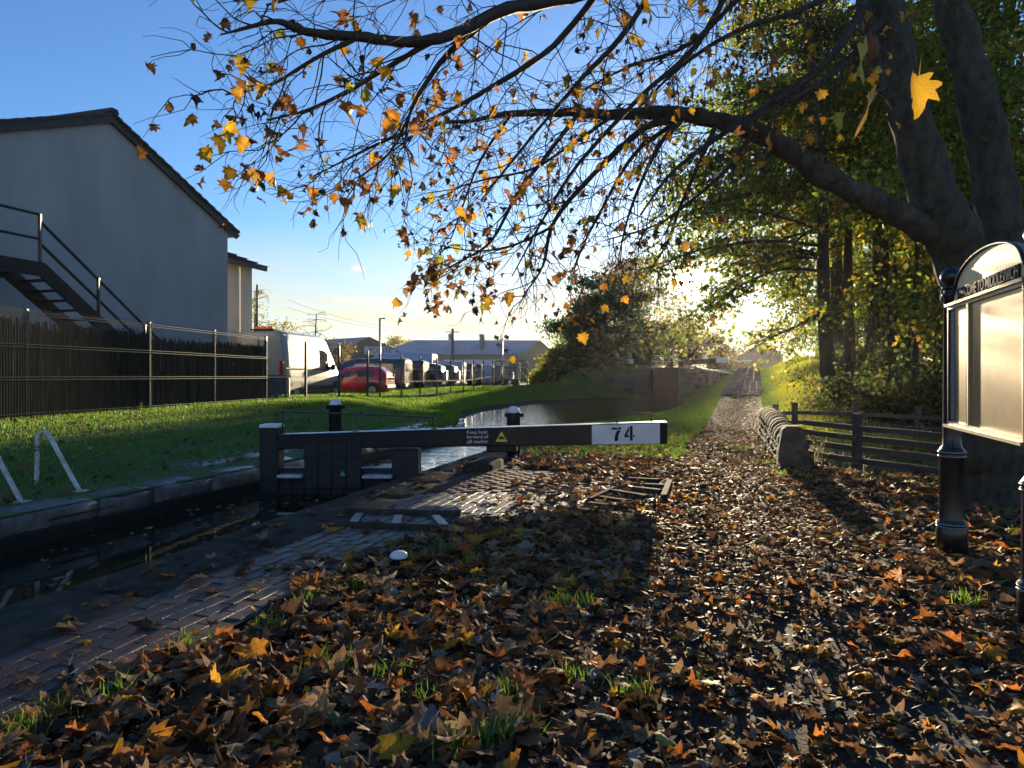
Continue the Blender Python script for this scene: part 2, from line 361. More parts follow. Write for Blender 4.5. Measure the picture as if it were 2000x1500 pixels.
def textmesh(txt, size, extrude=0.002, align='CENTER', xs=1.0, bold=0.0, space=1.0, shear=0.0):
    cu = bpy.data.curves.new('lettering', 'FONT'); cu.body = txt; cu.size = size; cu.extrude = extrude; cu.align_x = align; cu.align_y = 'CENTER'; cu.offset = bold; cu.space_character = space; cu.space_line = .95; cu.resolution_u = 3
    o = bpy.data.objects.new('lettering', cu); col.objects.link(o)
    bpy.context.view_layer.update()
    me = bpy.data.meshes.new_from_object(o.evaluated_get(bpy.context.evaluated_depsgraph_get()))
    bpy.data.objects.remove(o); bpy.data.curves.remove(cu)
    for v in me.vertices: v.co.x *= xs
    me.materials.clear()
    return me
def smooth_path(pts, n=6):
    """Catmull-Rom through the points"""
    p = np.asarray(pts, float); q = np.vstack([2 * p[0] - p[1], p, 2 * p[-1] - p[-2]]); o = []
    for i in range(1, len(q) - 2):
        for t in np.linspace(0, 1, n, endpoint=False):
            o.append(.5 * (2 * q[i] + (q[i + 1] - q[i - 1]) * t + (2 * q[i - 1] - 5 * q[i] + 4 * q[i + 1] - q[i + 2]) * t * t + (3 * q[i] - q[i - 1] - 3 * q[i + 1] + q[i + 2]) * t ** 3))
    o.append(q[-2]); return np.array(o)
# ================================================================== SETTING
# ground: one sheet in canal coordinates, with the canal cut into it
ss = np.concatenate([np.arange(-12, 62, .5), np.array([62, 64, 67, 71, 76, 82, 90, 100, 115, 135, 160, 200, 260, 350, 500, 800, 1500, 3000])])
lo = np.concatenate([[0, .15, .35], np.arange(.7, 12.5, .6), [14, 16, 19, 23, 28, 36, 48, 65, 90, 130, 200, 320, 600, 1200, 3000]])
ro = np.concatenate([[0, .15, .35], np.arange(.7, 14, .5), [16, 19, 23, 28, 36, 48, 65, 90, 130, 200, 320, 600, 1200, 3000]])
V = []
for s in ss:
    L_, R_ = float(nL(s)), float(nRt(s))
    ns = list(L_ - lo[::-1]); zs = list(Z(np.full(len(lo), s), np.array(ns)))
    bed = -1.6 if s < 56 else float(Z(s, L_)) - .05
    ns += [L_ + .012, (L_ + R_) / 2, R_ - .012]; zs += [bed, bed, bed]
    nr = list(R_ + ro); ns += nr; zs += list(Z(np.full(len(ro), s), np.array(nr)))
    for n_, z_ in zip(ns, zs):
        xy = sn(s, n_); V.append((xy[0], xy[1], z_ - (.035 if (R_ - .001 < n_ < -.2 and s < 17) else 0)))
V = np.array(V); nc = len(lo) + 3 + len(ro); nr_ = len(ss)
i = (np.arange(nr_ - 1) * nc)[:, None]; j = np.arange(nc - 1)[None]
F = np.stack([i + j, i + j + 1, i + nc + j + 1, i + nc + j], -1).reshape(-1, 4)
me = npmesh('ground', V, F)
me.materials.append(M['soil']); me.materials.append(M['turf'])
ctr = V[F].mean(1); cs, cn = to_sn(ctr[:, 0], ctr[:, 1])
isg = (cn < nL(cs)) | ((cs > 13.5) & (cn > nRt(cs)) & (cn < 9)) | (cs > 60)
me.polygons.foreach_set('material_index', isg.astype(np.int32))
ground = tag(link('ground', me), kind='structure')

def strip(name, s0, s1, ds, fl, fr, m, lift, nn=6):
    S = np.arange(s0, s1 + 1e-6, ds); V = []
    for s in S:
        for n_ in np.linspace(fl(s), fr(s), nn + 1):
            xy = sn(s, n_); V.append((*xy, float(Z(s, n_)) + lift))
    k = nn + 1; i = (np.arange(len(S) - 1) * k)[:, None]; j = np.arange(nn)[None]
    F = np.stack([i + j, i + j + 1, i + k + j + 1, i + k + j], -1).reshape(-1, 4)
    return tag(link(name, npmesh(name, V, F, smooth=True), m), kind='structure')
def pw_(s): return float(np.interp(s, [0, 8, 13, 20, 30, 40, 56], [2.2, 1.5, .95, .85, 1.0, 1.05, .8]))
towpath = strip('towpath', -6, 37.5, .5, lambda s: nP(s) - pw_(s) + .1 * math.sin(s * 1.7), lambda s: nP(s) + pw_(s) * (1 if s > 12 else 1.4) + .1 * math.sin(s * 1.3 + 1), 'path', .012)
# water: the lock chamber beside the camera and the pound above the gate
def sheet(name, pts, z, m):
    o = tag(link(name, npmesh(name, [(*p, z) for p in pts], [list(range(len(pts)))]), m), kind='structure'); return o
sheet('lock_water', [sn(-12, -6.85), sn(-12, -4.36), sn(9.32, -4.36), sn(9.32, -6.85)], -.27, 'chamber_water')
S_ = np.concatenate([np.arange(9.30, 54.6, 1.0), [54.6]])
pl = [sn(s, float(nL(s)) - .03) for s in S_]; pr = [sn(s, float(nRt(s)) + .03) for s in S_]
k = len(S_); V = [(*p, -.2) for p in pl] + [(*p, -.2) for p in pr]
F = [(a, k + a, k + a + 1, a + 1) for a in range(k - 1)]
tag(link('canal_water', npmesh('canal_water', V, F), 'water'), kind='structure')
# car park behind the fence
FX = np.array([-9.6, -8.35, -7.65, -5.6, 1.28, 6.0]); FY = np.array([9.0, 15.7, 21.2, 29.0, 56.7, 75])
def fence_x(y): return float(np.interp(y, FY, FX))
S = np.arange(20, 76, 2.0)
V = []
for y in S:
    for t in np.linspace(0, 1, 9):
        x = fence_x(y) - .5 - t * 34; s_, n_ = to_sn(x, y); V.append((x, y, max(float(Z(s_, n_)), .53) + .012))
i = (np.arange(len(S) - 1) * 9)[:, None]; j = np.arange(8)[None]
tag(link('car_park', npmesh('car_park', V, np.stack([i + j + 1, i + j, i + 9 + j, i + 9 + j + 1], -1).reshape(-1, 4)), 'tarmac'), kind='structure')

# ------------------------------------------------------------------ lock beside the camera: coping stones
def stone_mesh(lx, ly, lz, seed, jag=.012, bev=.03, seg=4):
    """irregular worn slab, centred on x,y, top at z=0"""
    r = np.random.default_rng(seed); b = MB()
    nx, ny = seg, 2; xs = np.linspace(-lx / 2, lx / 2, nx + 1); ys = np.linspace(-ly / 2, ly / 2, ny + 1)
    V = []; F = []
    top = {}
    for iy, y in enumerate(ys):
        for ix, x in enumerate(xs):
            e = (ix in (0, nx)) or (iy in (0, ny))
            top[ix, iy] = len(V); V.append((x + (r.normal() * jag if not e else -np.sign(x) * bev * (ix in (0, nx))), y - (np.sign(y) * bev if iy in (0, ny) else 0) + r.normal() * jag * .5, (-bev * .5 * r.random() - bev * .2 if e else 0) + r.normal() * jag * .35))
    ringi = [(ix, 0) for ix in range(nx + 1)] + [(nx, iy) for iy in range(1, ny + 1)] + [(ix, ny) for ix in range(nx - 1, -1, -1)] + [(0, iy) for iy in range(ny - 1, 0, -1)]
    mid = []; bot = []
    for ix, iy in ringi:
        x, y = xs[ix], ys[iy]; mid.append(len(V)); V.append((x + r.normal() * jag * .5, y + r.normal() * jag * .5, -bev * 1.3))
    for ix, iy in ringi:
        x, y = xs[ix], ys[iy]; bot.append(len(V)); V.append((x, y, -lz))
    for iy in range(ny):
        for ix in range(nx): F.append((top[ix, iy], top[ix + 1, iy], top[ix + 1, iy + 1], top[ix, iy + 1]))
    n_ = len(ringi)
    for q in range(n_):
        q2 = (q + 1) % n_; t0, t1 = top[ringi[q]], top[ringi[q2]]
        F.append((mid[q], mid[q2], t1, t0)); F.append((bot[q], bot[q2], mid[q2], mid[q]))
    me = bpy.data.meshes.new('stone'); me.from_pydata(V, [], F); me.polygons.foreach_set('use_smooth', [True] * len(F)); me.update(); return me
def place(o, s, n_, z, rz=0.0):
    xy = sn(s, n_); o.location = (xy[0], xy[1], z); o.rotation_euler = (0, 0, AX + rz)
rw = thing('lock_wall', 'wet dark stone lock wall edge beside the brick paving', 'lock wall', (*sn(5, -4.1), 0))
def child_at(o, parent, s, n_, z, rz=0.0):
    xy = sn(s, n_); pl_ = parent.location; o.parent = parent; o.location = (xy[0] - pl_[0], xy[1] - pl_[1], z - pl_[2]); o.rotation_euler = (0, 0, AX + rz)
s = -3.0; q = 0
while s < 16.5:
    ln = 1.05 + .45 * rng.random()
    me = stone_mesh(ln - .02, .84, .55, 100 + q, .010, .022); o = link('coping_stone', me, 'coping'); child_at(o, rw, s + ln / 2, -4.02, .012 + .006 * rng.normal(), .006 * rng.normal()); s += ln; q += 1
me = stone_mesh(1.0, .42, .5, 991, .02, .06); o = link('coping_stone', me, 'coping'); s0_, n0_ = to_sn(*G(945, 900, .12)[:2]); child_at(o, rw, s0_, n0_, .16, .05)
# masonry of the far chamber wall below its coping, and the coping itself
lw = thing('lock_wall', 'worn pale grey stone lock edge along the left lawn', 'lock wall', (*sn(5, -7.1), 0))
s = -2.0; q = 0
while s < 20:
    ln = .8 + .7 * rng.random(); wdt = .62 + .1 * rng.random()
    me = stone_mesh(ln - .02, wdt, .22, 300 + q, .02, .05); o = link('coping_stone', me, 'copingl')
    nn = float(nL(s + ln / 2)) + .03 - wdt / 2
    child_at(o, lw, s + ln / 2, nn, .125 + .012 * rng.normal(), .012 * rng.normal() + (0 if s < 15 else .12)); s += ln; q += 1
for q, (s, n_, lx, ly) in enumerate([(10.2, -7.75, 1.3, .6), (11.4, -7.85, 1.1, .75), (8.9, -7.7, 1.1, .5), (12.6, -7.75, 1.2, .55), (13.9, -7.7, 1.2, .5), (15.2, -7.75, 1.2, .5), (16.4, -7.9, 1.2, .6), (17.7, -8.2, 1.2, .7)]):
    me = stone_mesh(lx, ly, .2, 500 + q, .02, .04); o = link('slab', me, 'copingl'); child_at(o, lw, s, n_, .155 + .01 * rng.normal(), .05 * rng.normal())
# sheer faces under the copings
for side, nn in ((lw, -6.80), (rw, -4.41)):
    for row in range(3):
        s = -3.0 + .4 * row
        while s < 9:
            ln = .7 + .5 * rng.random(); b = MB(); b.box((0, 0, 0), (ln - .015, .10, .29), bev=.015)
            o = b.build('wall_stone', 'wetwall', side); child_at(o, side, s + ln / 2, nn + (.012 if side is lw else -.02), -.42 - .3 * row if side is rw else -.25 - .3 * row); s += ln
            if row: break

# ------------------------------------------------------------------ brick paving
pav = tag(empty('brick_paving', (*sn(5, -3.2), 0)), kind='structure')
b = MB(); quad = [sn(-3, -3.66), sn(-3, -2.75), sn(6.2, -2.75), sn(6.6, -1.7), sn(8.6, -.4), sn(10.2, -.6), sn(10.6, -3.66)]
bed = link('brick_bed', npmesh('brick_bed', [(p[0] - pav.location[0], p[1] - pav.location[1], .006) for p in quad], [list(range(len(quad)))]), 'mortar', pav)
bricks = []
BL, BW = .232, .118
row = 0
n_ = -3.60 + BW / 2
while n_ < -.45:
    s = -1.0 + (BL / 2 if row % 2 else 0)
    while s < 10.2:
        nlim = np.interp(s, [-1, 5.6, 6.3, 8.6, 10.2], [-2.82, -2.82, -2.1, -.5, -.7]) + .05 * math.sin(s * 7 + row)
        if n_ < nlim and s > 1.6 and not (6.55 < s < 6.95 and n_ > -3.2): bricks.append((s, n_))
        s += BL
    n_ += BW; row += 1
bricks.sort(key=lambda p: np.linalg.norm(sn(*p)))
bm_ = []
for q in range(8):
    b = MB(); b.box((0, 0, -.03), (BL - .007, BW - .007, .07), bev=.0045); me = bpy.data.meshes.new('brick')
    r = np.random.default_rng(q); Vq = [(x + r.normal() * .0012, y + r.normal() * .0012, z + r.normal() * .0012) for x, y, z in b.v]
    me.from_pydata(Vq, [], b.f); me.update()
    c_ = np.array([(.115, .07, .06), (.095, .06, .058), (.13, .08, .066), (.08, .06, .062), (.10, .072, .065), (.07, .052, .052), (.12, .066, .055), (.09, .07, .07)][q])
    if 'brick%d' % q not in M: M['brick%d' % q] = mat('wet_brick_%d' % q, c_ * np.array([.95, .78, .62]), .6, .4, 6, .5, 70, c2=c_ * np.array([.5, .4, .33]), wet=[.28, .45, .38, .25, .5, .35, .5, .3][q], spec=.4)
    me.materials.append(M['brick%d' % q]); bm_.append(me)
acc = Acc()
for q, (s, n_) in enumerate(bricks):
    z = .008 + .002 * rng.normal(); tilt = (.008 * rng.normal(), .006 * rng.normal())
    if q < 300:
        o = link('brick', random.choice(bm_), None, pav); child_at(o, pav, s, n_, z, .012 * rng.normal()); o.rotation_euler = (tilt[0], tilt[1], o.rotation_euler[2])
    else:
        mr = Matrix.Rotation(AX, 3, 'Z'); bb = MB(); bb.box((*(sn(s, n_) - np.array(pav.location[:2])), z - .03), (BL - .007, BW - .007, .07), rot=Matrix.Rotation(AX, 3, 'Z') @ Matrix.Rotation(tilt[0], 3, 'X'))
        acc.add(bb.v, np.array(bb.f))
if acc.n: tag(link('far_bricks', acc.mesh('far_bricks'), 'brick', pav), kind='stuff')
# heel strips set into the paving: the first row beside the lock, the second under the beam end
hs = thing('foot_grips', 'row of pale stone foot grips and edging bars on the brick paving', 'foot grips', (*G(780, 1010, 0),))
hs.location = G(780, 1010, 0.0)
def hbar(a, c, wd, ht, m, name='bar'):
    b = MB(); A = np.array(a) - np.array(hs.location); C = np.array(c) - np.array(hs.location); b.bar(A, C, wd, ht); return b.build(name, m, hs)
hbar(G(672, 998, .03), G(900, 1003, .03), .045, .06, 'coping'); hbar(G(655, 1024, .03), G(880, 1032, .03), .045, .06, 'coping')
for a, c in (((703, 1006), (688, 1026)), ((778, 1010), (774, 1028)), ((850, 1010), (868, 1030))): hbar(G(*a, .02), G(*c, .02), .085, .05, 'copingl', 'grip')
hs2 = thing('beam_path_grips', 'pale stone foot grips in an arc under the beam end, among leaves', 'foot grips', (*G(1230, 960, 0),))
hs = hs2
for a, c in (((1228, 937), (1288, 940)), ((1258, 949), (1300, 951)), ((1236, 955), (1290, 961)), ((1196, 961), (1262, 972)), ((1172, 974), (1226, 982)), ((1150, 986), (1222, 993)), ((1090, 992), (1175, 1004))):
    hbar(G(*a, .03), G(*c, .03), .075, .07, 'coping', 'grip')
hbar(G(1152, 978, .035), G(1200, 955, .035), .05, .07, 'coping'); hbar(G(1308, 942, .04), G(1296, 972, .04), .07, .08, 'coping')

# ------------------------------------------------------------------ lock gate with its balance beam
g = thing('lock_gate', 'black timber lock gate with long balance beam and white end numbered 74', 'lock gate', (-1.6, 10.36, 0), R(-2))
gi = g.matrix_basis.inverted() if False else None
# local x runs along the beam to the right; heel at 0
def beam_z(x): return .615 + (x + 2.0) * .0355             # top of the beam
def beam_t(x): return .215 + (x + 2.0) * .0185              # its depth
x0, x1 = -1.93, 3.90
b = MB(); secs = [x0, -1.0, 0, 1.2, 2.4, 3.4, x1]; V = []; bv = .018
for x in secs:
    zt, th, hw = beam_z(x), beam_t(x), .15
    V += [(x, -hw, zt - th + bv), (x, -hw, zt - bv), (x, -hw + bv, zt), (x, hw - bv, zt), (x, hw, zt - bv), (x, hw, zt - th + bv), (x, hw - bv, zt - th), (x, -hw + bv, zt - th)]
F = [tuple(range(7, -1, -1)), tuple(range(8 * (len(secs) - 1), 8 * len(secs)))]
for a in range(len(secs) - 1):
    for c in range(8): F.append((a * 8 + c, a * 8 + (c + 1) % 8, a * 8 + 8 + (c + 1) % 8, a * 8 + 8 + c))
b.add(V, F); beam = b.build('balance_beam', 'blackpaint', g)
def facepatch(xa, xb, za, zb, m, name, par, y=-.1525, th=.003, nx=4):
    """painted patch on the near face, za..zb as fractions of the beam depth from its bottom"""
    b = MB(); xs = np.linspace(xa, xb, nx + 1); V = []
    for yy in (y, y + th):
        for x in xs:
            lo_ = beam_z(x) - beam_t(x); V += [(x, yy, lo_ + za * beam_t(x)), (x, yy, lo_ + zb * beam_t(x))]
    k = 2 * (nx + 1); F = []
    for a in range(nx): F += [(2 * a, 2 * a + 2, 2 * a + 3, 2 * a + 1), (2 * a, k + 2 * a, k + 2 * a + 2, 2 * a + 2), (2 * a + 1, 2 * a + 3, k + 2 * a + 3, k + 2 * a + 1)]
    F += [(0, 1, k + 1, k), (2 * nx, k + 2 * nx, k + 2 * nx + 1, 2 * nx + 1)]
    b.add(V, F); return b.build(name, m, par)
facepatch(2.79, 3.79, .03, .965, 'whitepaint', 'white_end', beam)
# white strip along the whole beam, imitating bright light on its upper face
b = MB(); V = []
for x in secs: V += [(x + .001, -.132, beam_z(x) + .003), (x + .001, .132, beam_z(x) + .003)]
b.add(V, [(2 * a, 2 * a + 2, 2 * a + 3, 2 * a + 1) for a in range(len(secs) - 1)]); b.build('lit_top', 'whitetop', beam)
# stencilled 7 and 4
def stencil(polys, x, z, h, name):
    b = MB()
    for p in polys: b.prism([(x + u * h, -.156, z + v * h) for u, v in p], (0, -.0025, 0))
    return b.build(name, 'blackpaint', beam)
cz = beam_z(3.27) - beam_t(3.27) / 2
stencil([[(-.36, .42), (-.36, .28), (.02, .28), (.02, .42)], [(.06, .42), (.06, .28), (.30, .34), (.30, .46)], [(.02, .24), (.26, .24), (.12, -.05), (.06, -.5), (-.18, -.5), (-.12, -.05)]], 3.16, cz + .005, .215, 'digit')
stencil([[(.02, .47), (.20, .47), (.20, -.5), (.02, -.5)], [(-.04, .44), (-.34, -.12), (-.34, -.28), (-.04, -.28), (-.04, -.14), (-.17, -.14), (-.04, .12)], [(.24, -.12), (.34, -.14), (.34, -.29), (.24, -.27)]], 3.345, cz + .015, .225, 'digit')
tm = textmesh('Keep boat\nforward of\ncill marker', .074, .001, 'LEFT')
o = link('lettering', tm, 'whitetop', beam); o.rotation_euler = (R(90), R(-1.2), 0); o.location = (.93, -.1515, beam_z(1.1) - beam_t(1.1) / 2 + .005)
b = MB(); tz = beam_z(1.45) - beam_t(1.45) * .5; b.prism([(1.36, -.152, tz - .07), (1.54, -.152, tz - .07), (1.45, -.152, tz + .08)], (0, -.003, 0)); wt = b.build('warning_triangle', 'yellow', beam)
b = MB(); b.prism([(1.40, -.156, tz - .035), (1.50, -.156, tz - .035), (1.50, -.156, tz - .02), (1.45, -.156, tz + .02), (1.40, -.156, tz - .02)], (0, -.002, 0)); b.build('boat_symbol', 'blackpaint', beam)
# handrails on the beam
b = MB(); zt = .955
b.tube(smooth_path([(-1.90, 0, beam_z(-1.9) - .02), (-1.90, 0, zt - .03), (-1.87, 0, zt), (-.8, 0, zt - .03), (.34, 0, zt - .075), (.40, 0, zt - .11), (.42, 0, beam_z(.42) - .02)], 4), .013, 6)
b.bar((-.78, 0, beam_z(-.78) - .02), (-.78, 0, zt - .035), .024, .024, (0, 1, 0)); b.build('handrail', 'blacksatin', beam)
for x in (-1.9, -.78, .42):
    b = MB(); b.box((x, 0, beam_z(x) + .012), (.09, .07, .018), bev=.004); b.build('handrail_foot', 'blacksatin', beam)
b = MB(); z_ = beam_z(3.5); b.tube(smooth_path([(3.18, 0, z_ - .02), (3.18, 0, z_ + .10), (3.21, 0, z_ + .128), (3.40, 0, z_ + .135), (3.66, 0, z_ + .138), (3.69, 0, z_ + .11), (3.69, 0, z_ - .02)], 4), .013, 6); b.build('handle', 'blacksatin', beam)
# gate leaf
b = MB(); b.box((-2.07, 0, -.25), (.29, .29, 1.98), bev=.02); mp_ = b.build('mitre_post', 'gatewood', g)
b = MB(); b.box((-2.07, 0, .7445), (.292, .292, .06), bev=.014); b.build('white_cap', 'whitepaint', mp_)
b = MB(); b.box((0, 0, -.48), (.40, .32, 2.0 - .22), bev=.02); b.box((-.25, -.02, -.1), (.09, .1, .1), bev=.01); b.box((.25, 0, -.02), (.1, .12, .1), bev=.01); b.build('heel_post', 'gatewood', g)
for q in range(4):
    wq = .215; b = MB(); b.box((-1.51 + .862 / 4 * (q + .5), -.17 - .002 * (q % 2), .175), (.862 / 4 - .006, .05, .70), bev=.006); pk = b.build('panel_plank', 'gatewood', g)
b = MB(); b.box((-1.08, -.205, .32), (.86, .02, .05), bev=.004); b.build('panel_batten', 'gatewood', g)
b = MB(); b.prism([(-.97, -.2, .01), (-.88, -.2, .01), (-.925, -.2, .10)], (0, -.004, 0)); b.build('green_marker', 'greenpaint', g)
b = MB(); b.box((-1.03, .06, -.02), (1.9, .26, .25), bev=.02); b.build('top_rail', 'gatewood', g)
for q, xa in enumerate((-1.9, -.62)):
    ln = .37 if q == 0 else .44
    b = MB(); b.box((xa + ln / 2, -.13, .005), (ln, .26, .045), bev=.008); b.build('footboard', 'foot', g)
for q in range(9):
    b = MB(); b.box((-1.93 + .20 * (q + .5), -.06 - .003 * (q % 2), -.62), (.194, .06, 1.0), bev=.005); b.build('gate_plank', 'gatewood', g)
b = MB(); b.box((1.45, .02, .415), (.46, .24, .10), bev=.015); b.build('beam_shoe', 'gatewood', g)

# ------------------------------------------------------------------ bollards
def bollard(label, px, d, ztop, dia, zb, rope=False):
    x = (px - 1000) / FPX * d; t = thing('mooring_bollard', label, 'bollard', (x, d, zb), group='white topped mooring bollards')
    h = ztop - zb; r = dia / 2
    b = MB(); b.lathe((0, 0, 0), [(r * .96, -.1), (r * .98, h * .3), (r * 1.0, h - r * 1.25), (r * 1.03, h - r * 1.2), (r * 1.03, h - r)], 18); b.build('shaft', 'blackpaint', t)
    b = MB(); b.lathe((0, 0, h - r), [(r * .98, 0)] + [(r * .98 * math.cos(a), r * .95 * math.sin(a)) for a in np.linspace(.05, 1.5, 6)], 18); b.build('white_dome', 'whitepaint', t)
    if rope:
        b = MB(); b.tube([(-r * 1.35, 0, h - r * 1.4), (r * 1.5, 0, h - r * 1.4)], .035, 8); b.build('cross_pin', 'blackpaint', t)
    return t
bollard('black mooring bollard with white dome on the far lawn bank', 655, 13.4, 1.067, .25, .13, True)
bollard('black mooring bollard with white dome on the near bank behind the beam', 1003, 12.9, .945, .255, .0, True)
t = thing('low_bollard', 'low white domed peg poking out of the fallen leaves', 'bollard', (*G(779, 1104, 0),))
b = MB(); b.lathe((0, 0, 0), [(.062, -.05), (.062, .045), (.066, .05), (.066, .062)], 18); b.build('shaft', 'blackpaint', t)
b = MB(); b.lathe((0, 0, .062), [(.07, 0), (.072, .012), (.066, .03), (.05, .044), (.025, .052), (.004, .054)], 18); b.build('white_dome', 'whitepaint', t)

# ------------------------------------------------------------------ white ladder hoops on the far lock side
lad = thing('lock_ladder', 'white tubular ladder handrails rising from the far lock edge', 'ladder', (*sn(6.0, -7.2), .1))
def lpt(s, n_, z): p = sn(s, n_); return (p[0] - lad.location[0], p[1] - lad.location[1], z - lad.location[2])
for s in (6.38, 5.66):
    b = MB(); b.tube(smooth_path([lpt(s, -7.99, .02), lpt(s, -7.97, .5), lpt(s, -7.96, .72), lpt(s, -7.88, .82), lpt(s, -7.78, .77), lpt(s, -7.56, .47), lpt(s, -7.28, .09)], 5), .026, 8); h_ = b.build('handrail', 'ladderpaint', lad)
    b = MB(); c = lpt(s, -7.28, .125); b.box(c, (.13, .13, .018), bev=.005); b.build('base_plate', 'ladderpaint', h_)
for z in (-.02, -.2):
    b = MB(); b.tube([lpt(6.35, -6.76, z), lpt(5.55, -6.76, z)], .013, 6); b.build('rung', 'steel', lad)
# ================================================================== BUILDINGS
# grey rendered building on the left, gable towards the canal
GD = np.array([-U[0], -U[1]])                 # along the gable, towards the camera
GB = -N                                       # away from the canal
gr0 = np.array([-10.0, 24.0])                 # right-hand corner of the gable at eaves
HW = 4.90; EZ, RZ = 6.62, 8.72; BASE = .6
bl = thing('office_building', 'grey rendered two storey building with dark tiled gable roof behind the fence', 'building', (gr0[0], gr0[1], BASE))
def bp(t, dback, z): p = gr0 + GD * t + GB * dback; return (p[0] - bl.location[0], p[1] - bl.location[1], z - bl.location[2])
b = MB(); b.prism([bp(0, 0, BASE - .3), bp(2 * HW, 0, BASE - .3), bp(2 * HW, 0, EZ), bp(HW, 0, RZ), bp(0, 0, EZ)], np.array([*(GB * 9), 0])); b.build('wall', 'render', bl)
sl_ = (RZ - EZ) / HW
# barge boards, soffits and stepped verge tiles
for sgn in (0, 1):
    tt = lambda t: t if sgn == 0 else 2 * HW - t
    b = MB(); b.prism([bp(tt(-.38), -.12, EZ - .38 * sl_ - .06), bp(tt(-.38), -.12, EZ - .38 * sl_ + .16), bp(tt(HW), -.12, RZ + .18), bp(tt(HW), -.12, RZ - .05)], np.array([*(GB * .1), 0])); b.build('barge_board', 'darkwood', bl)
    b = MB(); b.prism([bp(tt(-.38), -.02, EZ - .38 * sl_ + .14), bp(tt(-.38), -.02, EZ - .38 * sl_ + .17), bp(tt(HW), -.02, RZ + .2), bp(tt(HW), -.02, RZ + .17)], np.array([*(GB * 9.1), 0])); rf = b.build('roof', 'tile', bl)
    nt_ = 17; T_ = np.linspace(-.45, HW + .02, nt_ + 1)
    for q in range(nt_):
        ta, tb = T_[q], T_[q + 1] + .06
        za, zb = EZ + ta * sl_ + .215, EZ + tb * sl_ + .185
        b = MB(); b.prism([bp(tt(ta), -.17, za - .035), bp(tt(ta), -.17, za + .045), bp(tt(tb), -.17, zb + .03), bp(tt(tb), -.17, zb - .02)], np.array([*(GB * 9.2), 0])); b.build('tile_course', 'tile', rf)
b = MB(); b.prism([bp(HW - .16, -.2, RZ + .2), bp(HW - .10, -.2, RZ + .33), bp(HW + .10, -.2, RZ + .33), bp(HW + .16, -.2, RZ + .2)], np.array([*(GB * 9.3), 0])); b.build('ridge_tiles', 'tile', bl)
b = MB(); b.prism([bp(-.50, -.1, EZ - .14), bp(-.50, -.1, EZ - .03), bp(-.38, -.1, EZ - .03), bp(-.40, -.1, EZ - .14)], np.array([*(GB * 9), 0])); b.build('gutter', 'darkwood', bl)
# cream stair tower at the far corner
c0 = gr0 + (-GD) * 1.9 + GB * 1.55
wz = 5.95
def wp(t, dback, z): p = c0 - GD * t + GB * dback; return (p[0] - bl.location[0], p[1] - bl.location[1], z - bl.location[2])
b = MB(); b.prism([wp(-1.9, 0, BASE - .3), wp(1.45, 0, BASE - .3), wp(1.45, 0, wz), wp(-1.9, 0, wz)], np.array([*(GB * 5), 0])); wg = b.build('stair_tower', 'cream', bl)
b = MB(); A = [wp(-2.2, -.4, wz), wp(1.85, -.4, wz), wp(1.85, 5, wz), wp(-2.2, 5, wz)]; A2 = [wp(-2.2, 1.7, wz + .95), wp(.1, 1.7, wz + .95), wp(.1, 3, wz + .95), wp(-2.2, 3, wz + .95)]
b.add(A + A2, [(3, 2, 1, 0), (4, 5, 6, 7), (0, 1, 5, 4), (1, 2, 6, 5), (2, 3, 7, 6), (3, 0, 4, 7)]); tr_ = b.build('tower_roof', 'tile', bl)
for q in range(7):
    f = q / 7; b = MB(); b.bar(wp(-2.2, -.42 + 2.1 * f, wz + .03 + .95 * f), wp(1.87 - 1.75 * f, -.42 + 2.1 * f, wz + .03 + .95 * f), .10, .035); b.build('tile_course', 'tile', tr_)
b = MB(); b.bar(wp(-2.2, -.40, wz - .08), wp(1.83, -.40, wz - .08), .1, .16); b.build('tower_gutter', 'darkwood', bl)
b = MB(); b.bar(wp(.65, -.03, BASE), wp(.65, -.03, wz - .1), .05, .05, (0, 1, 0)); b.build('wall_joint', 'cream', bl)
b = MB(); b.box(wp(1.0, -.12, 2.75), (.2, .26, .16), AX); b.build('security_camera', 'trimblack', bl)

# external steel stair in front of the gable
st = thing('fire_escape', 'dark steel outside stair descending across the grey gable wall', 'staircase', (*sn(13, -15), .7))
def sp(s, n_, z): p = sn(s, n_); return np.array([p[0] - st.location[0], p[1] - st.location[1], z - st.location[2]])
sA, zA, sB, zB = 11.75, 4.05, 16.0, .95
for nn in (-14.6, -15.65):
    b = MB(); b.bar(sp(sA, nn, zA - .1), sp(sB, nn, zB - .1), .06, .32); b.build('stringer', 'steel', st)
nt_ = 15
for q in range(nt_):
    f = (q + .5) / nt_; s = sA + (sB - sA) * f; z = zA + (zB - zA) * f
    b = MB(); b.box(sp(s, -15.125, z), (.25, 1.0, .035), AX, bev=.006); b.build('tread', 'steel', st)
b = MB(); b.box(sp(9.9, -15.125, zA - .02), (3.75, 1.1, .06), AX); b.build('landing', 'steel', st)
for nn in (-14.6, -15.65):
    b = MB(); b.bar(sp(8.0, nn, zA - .13), sp(sA + .05, nn, zA - .13), .07, .32); b.build('landing_beam', 'steel', st)
for nn in (-14.6,):
    posts = [(8.6, zA, 1.1), (sA, zA, 1.12)] + [(sA + (sB - sA) * f, zA + (zB - zA) * f, 1.0) for f in (.36, .70, 1.0)]
    for s, z, h in posts:
        b = MB(); b.bar(sp(s, nn, z - .2), sp(s, nn, z + h), .06, .06, (0, 1, 0)); b.build('rail_post', 'steel', st)
    for hh in (1.1, .55):
        b = MB(); b.bar(sp(8.0, nn, zA + hh), sp(sA, nn, zA + hh), .05, .05); b.build('landing_rail', 'steel', st)
    for hh in (.95, .45):
        b = MB(); b.bar(sp(sA, nn, zA + hh), sp(sB, nn, zB + hh), .05, .05); b.build('handrail', 'steel', st)

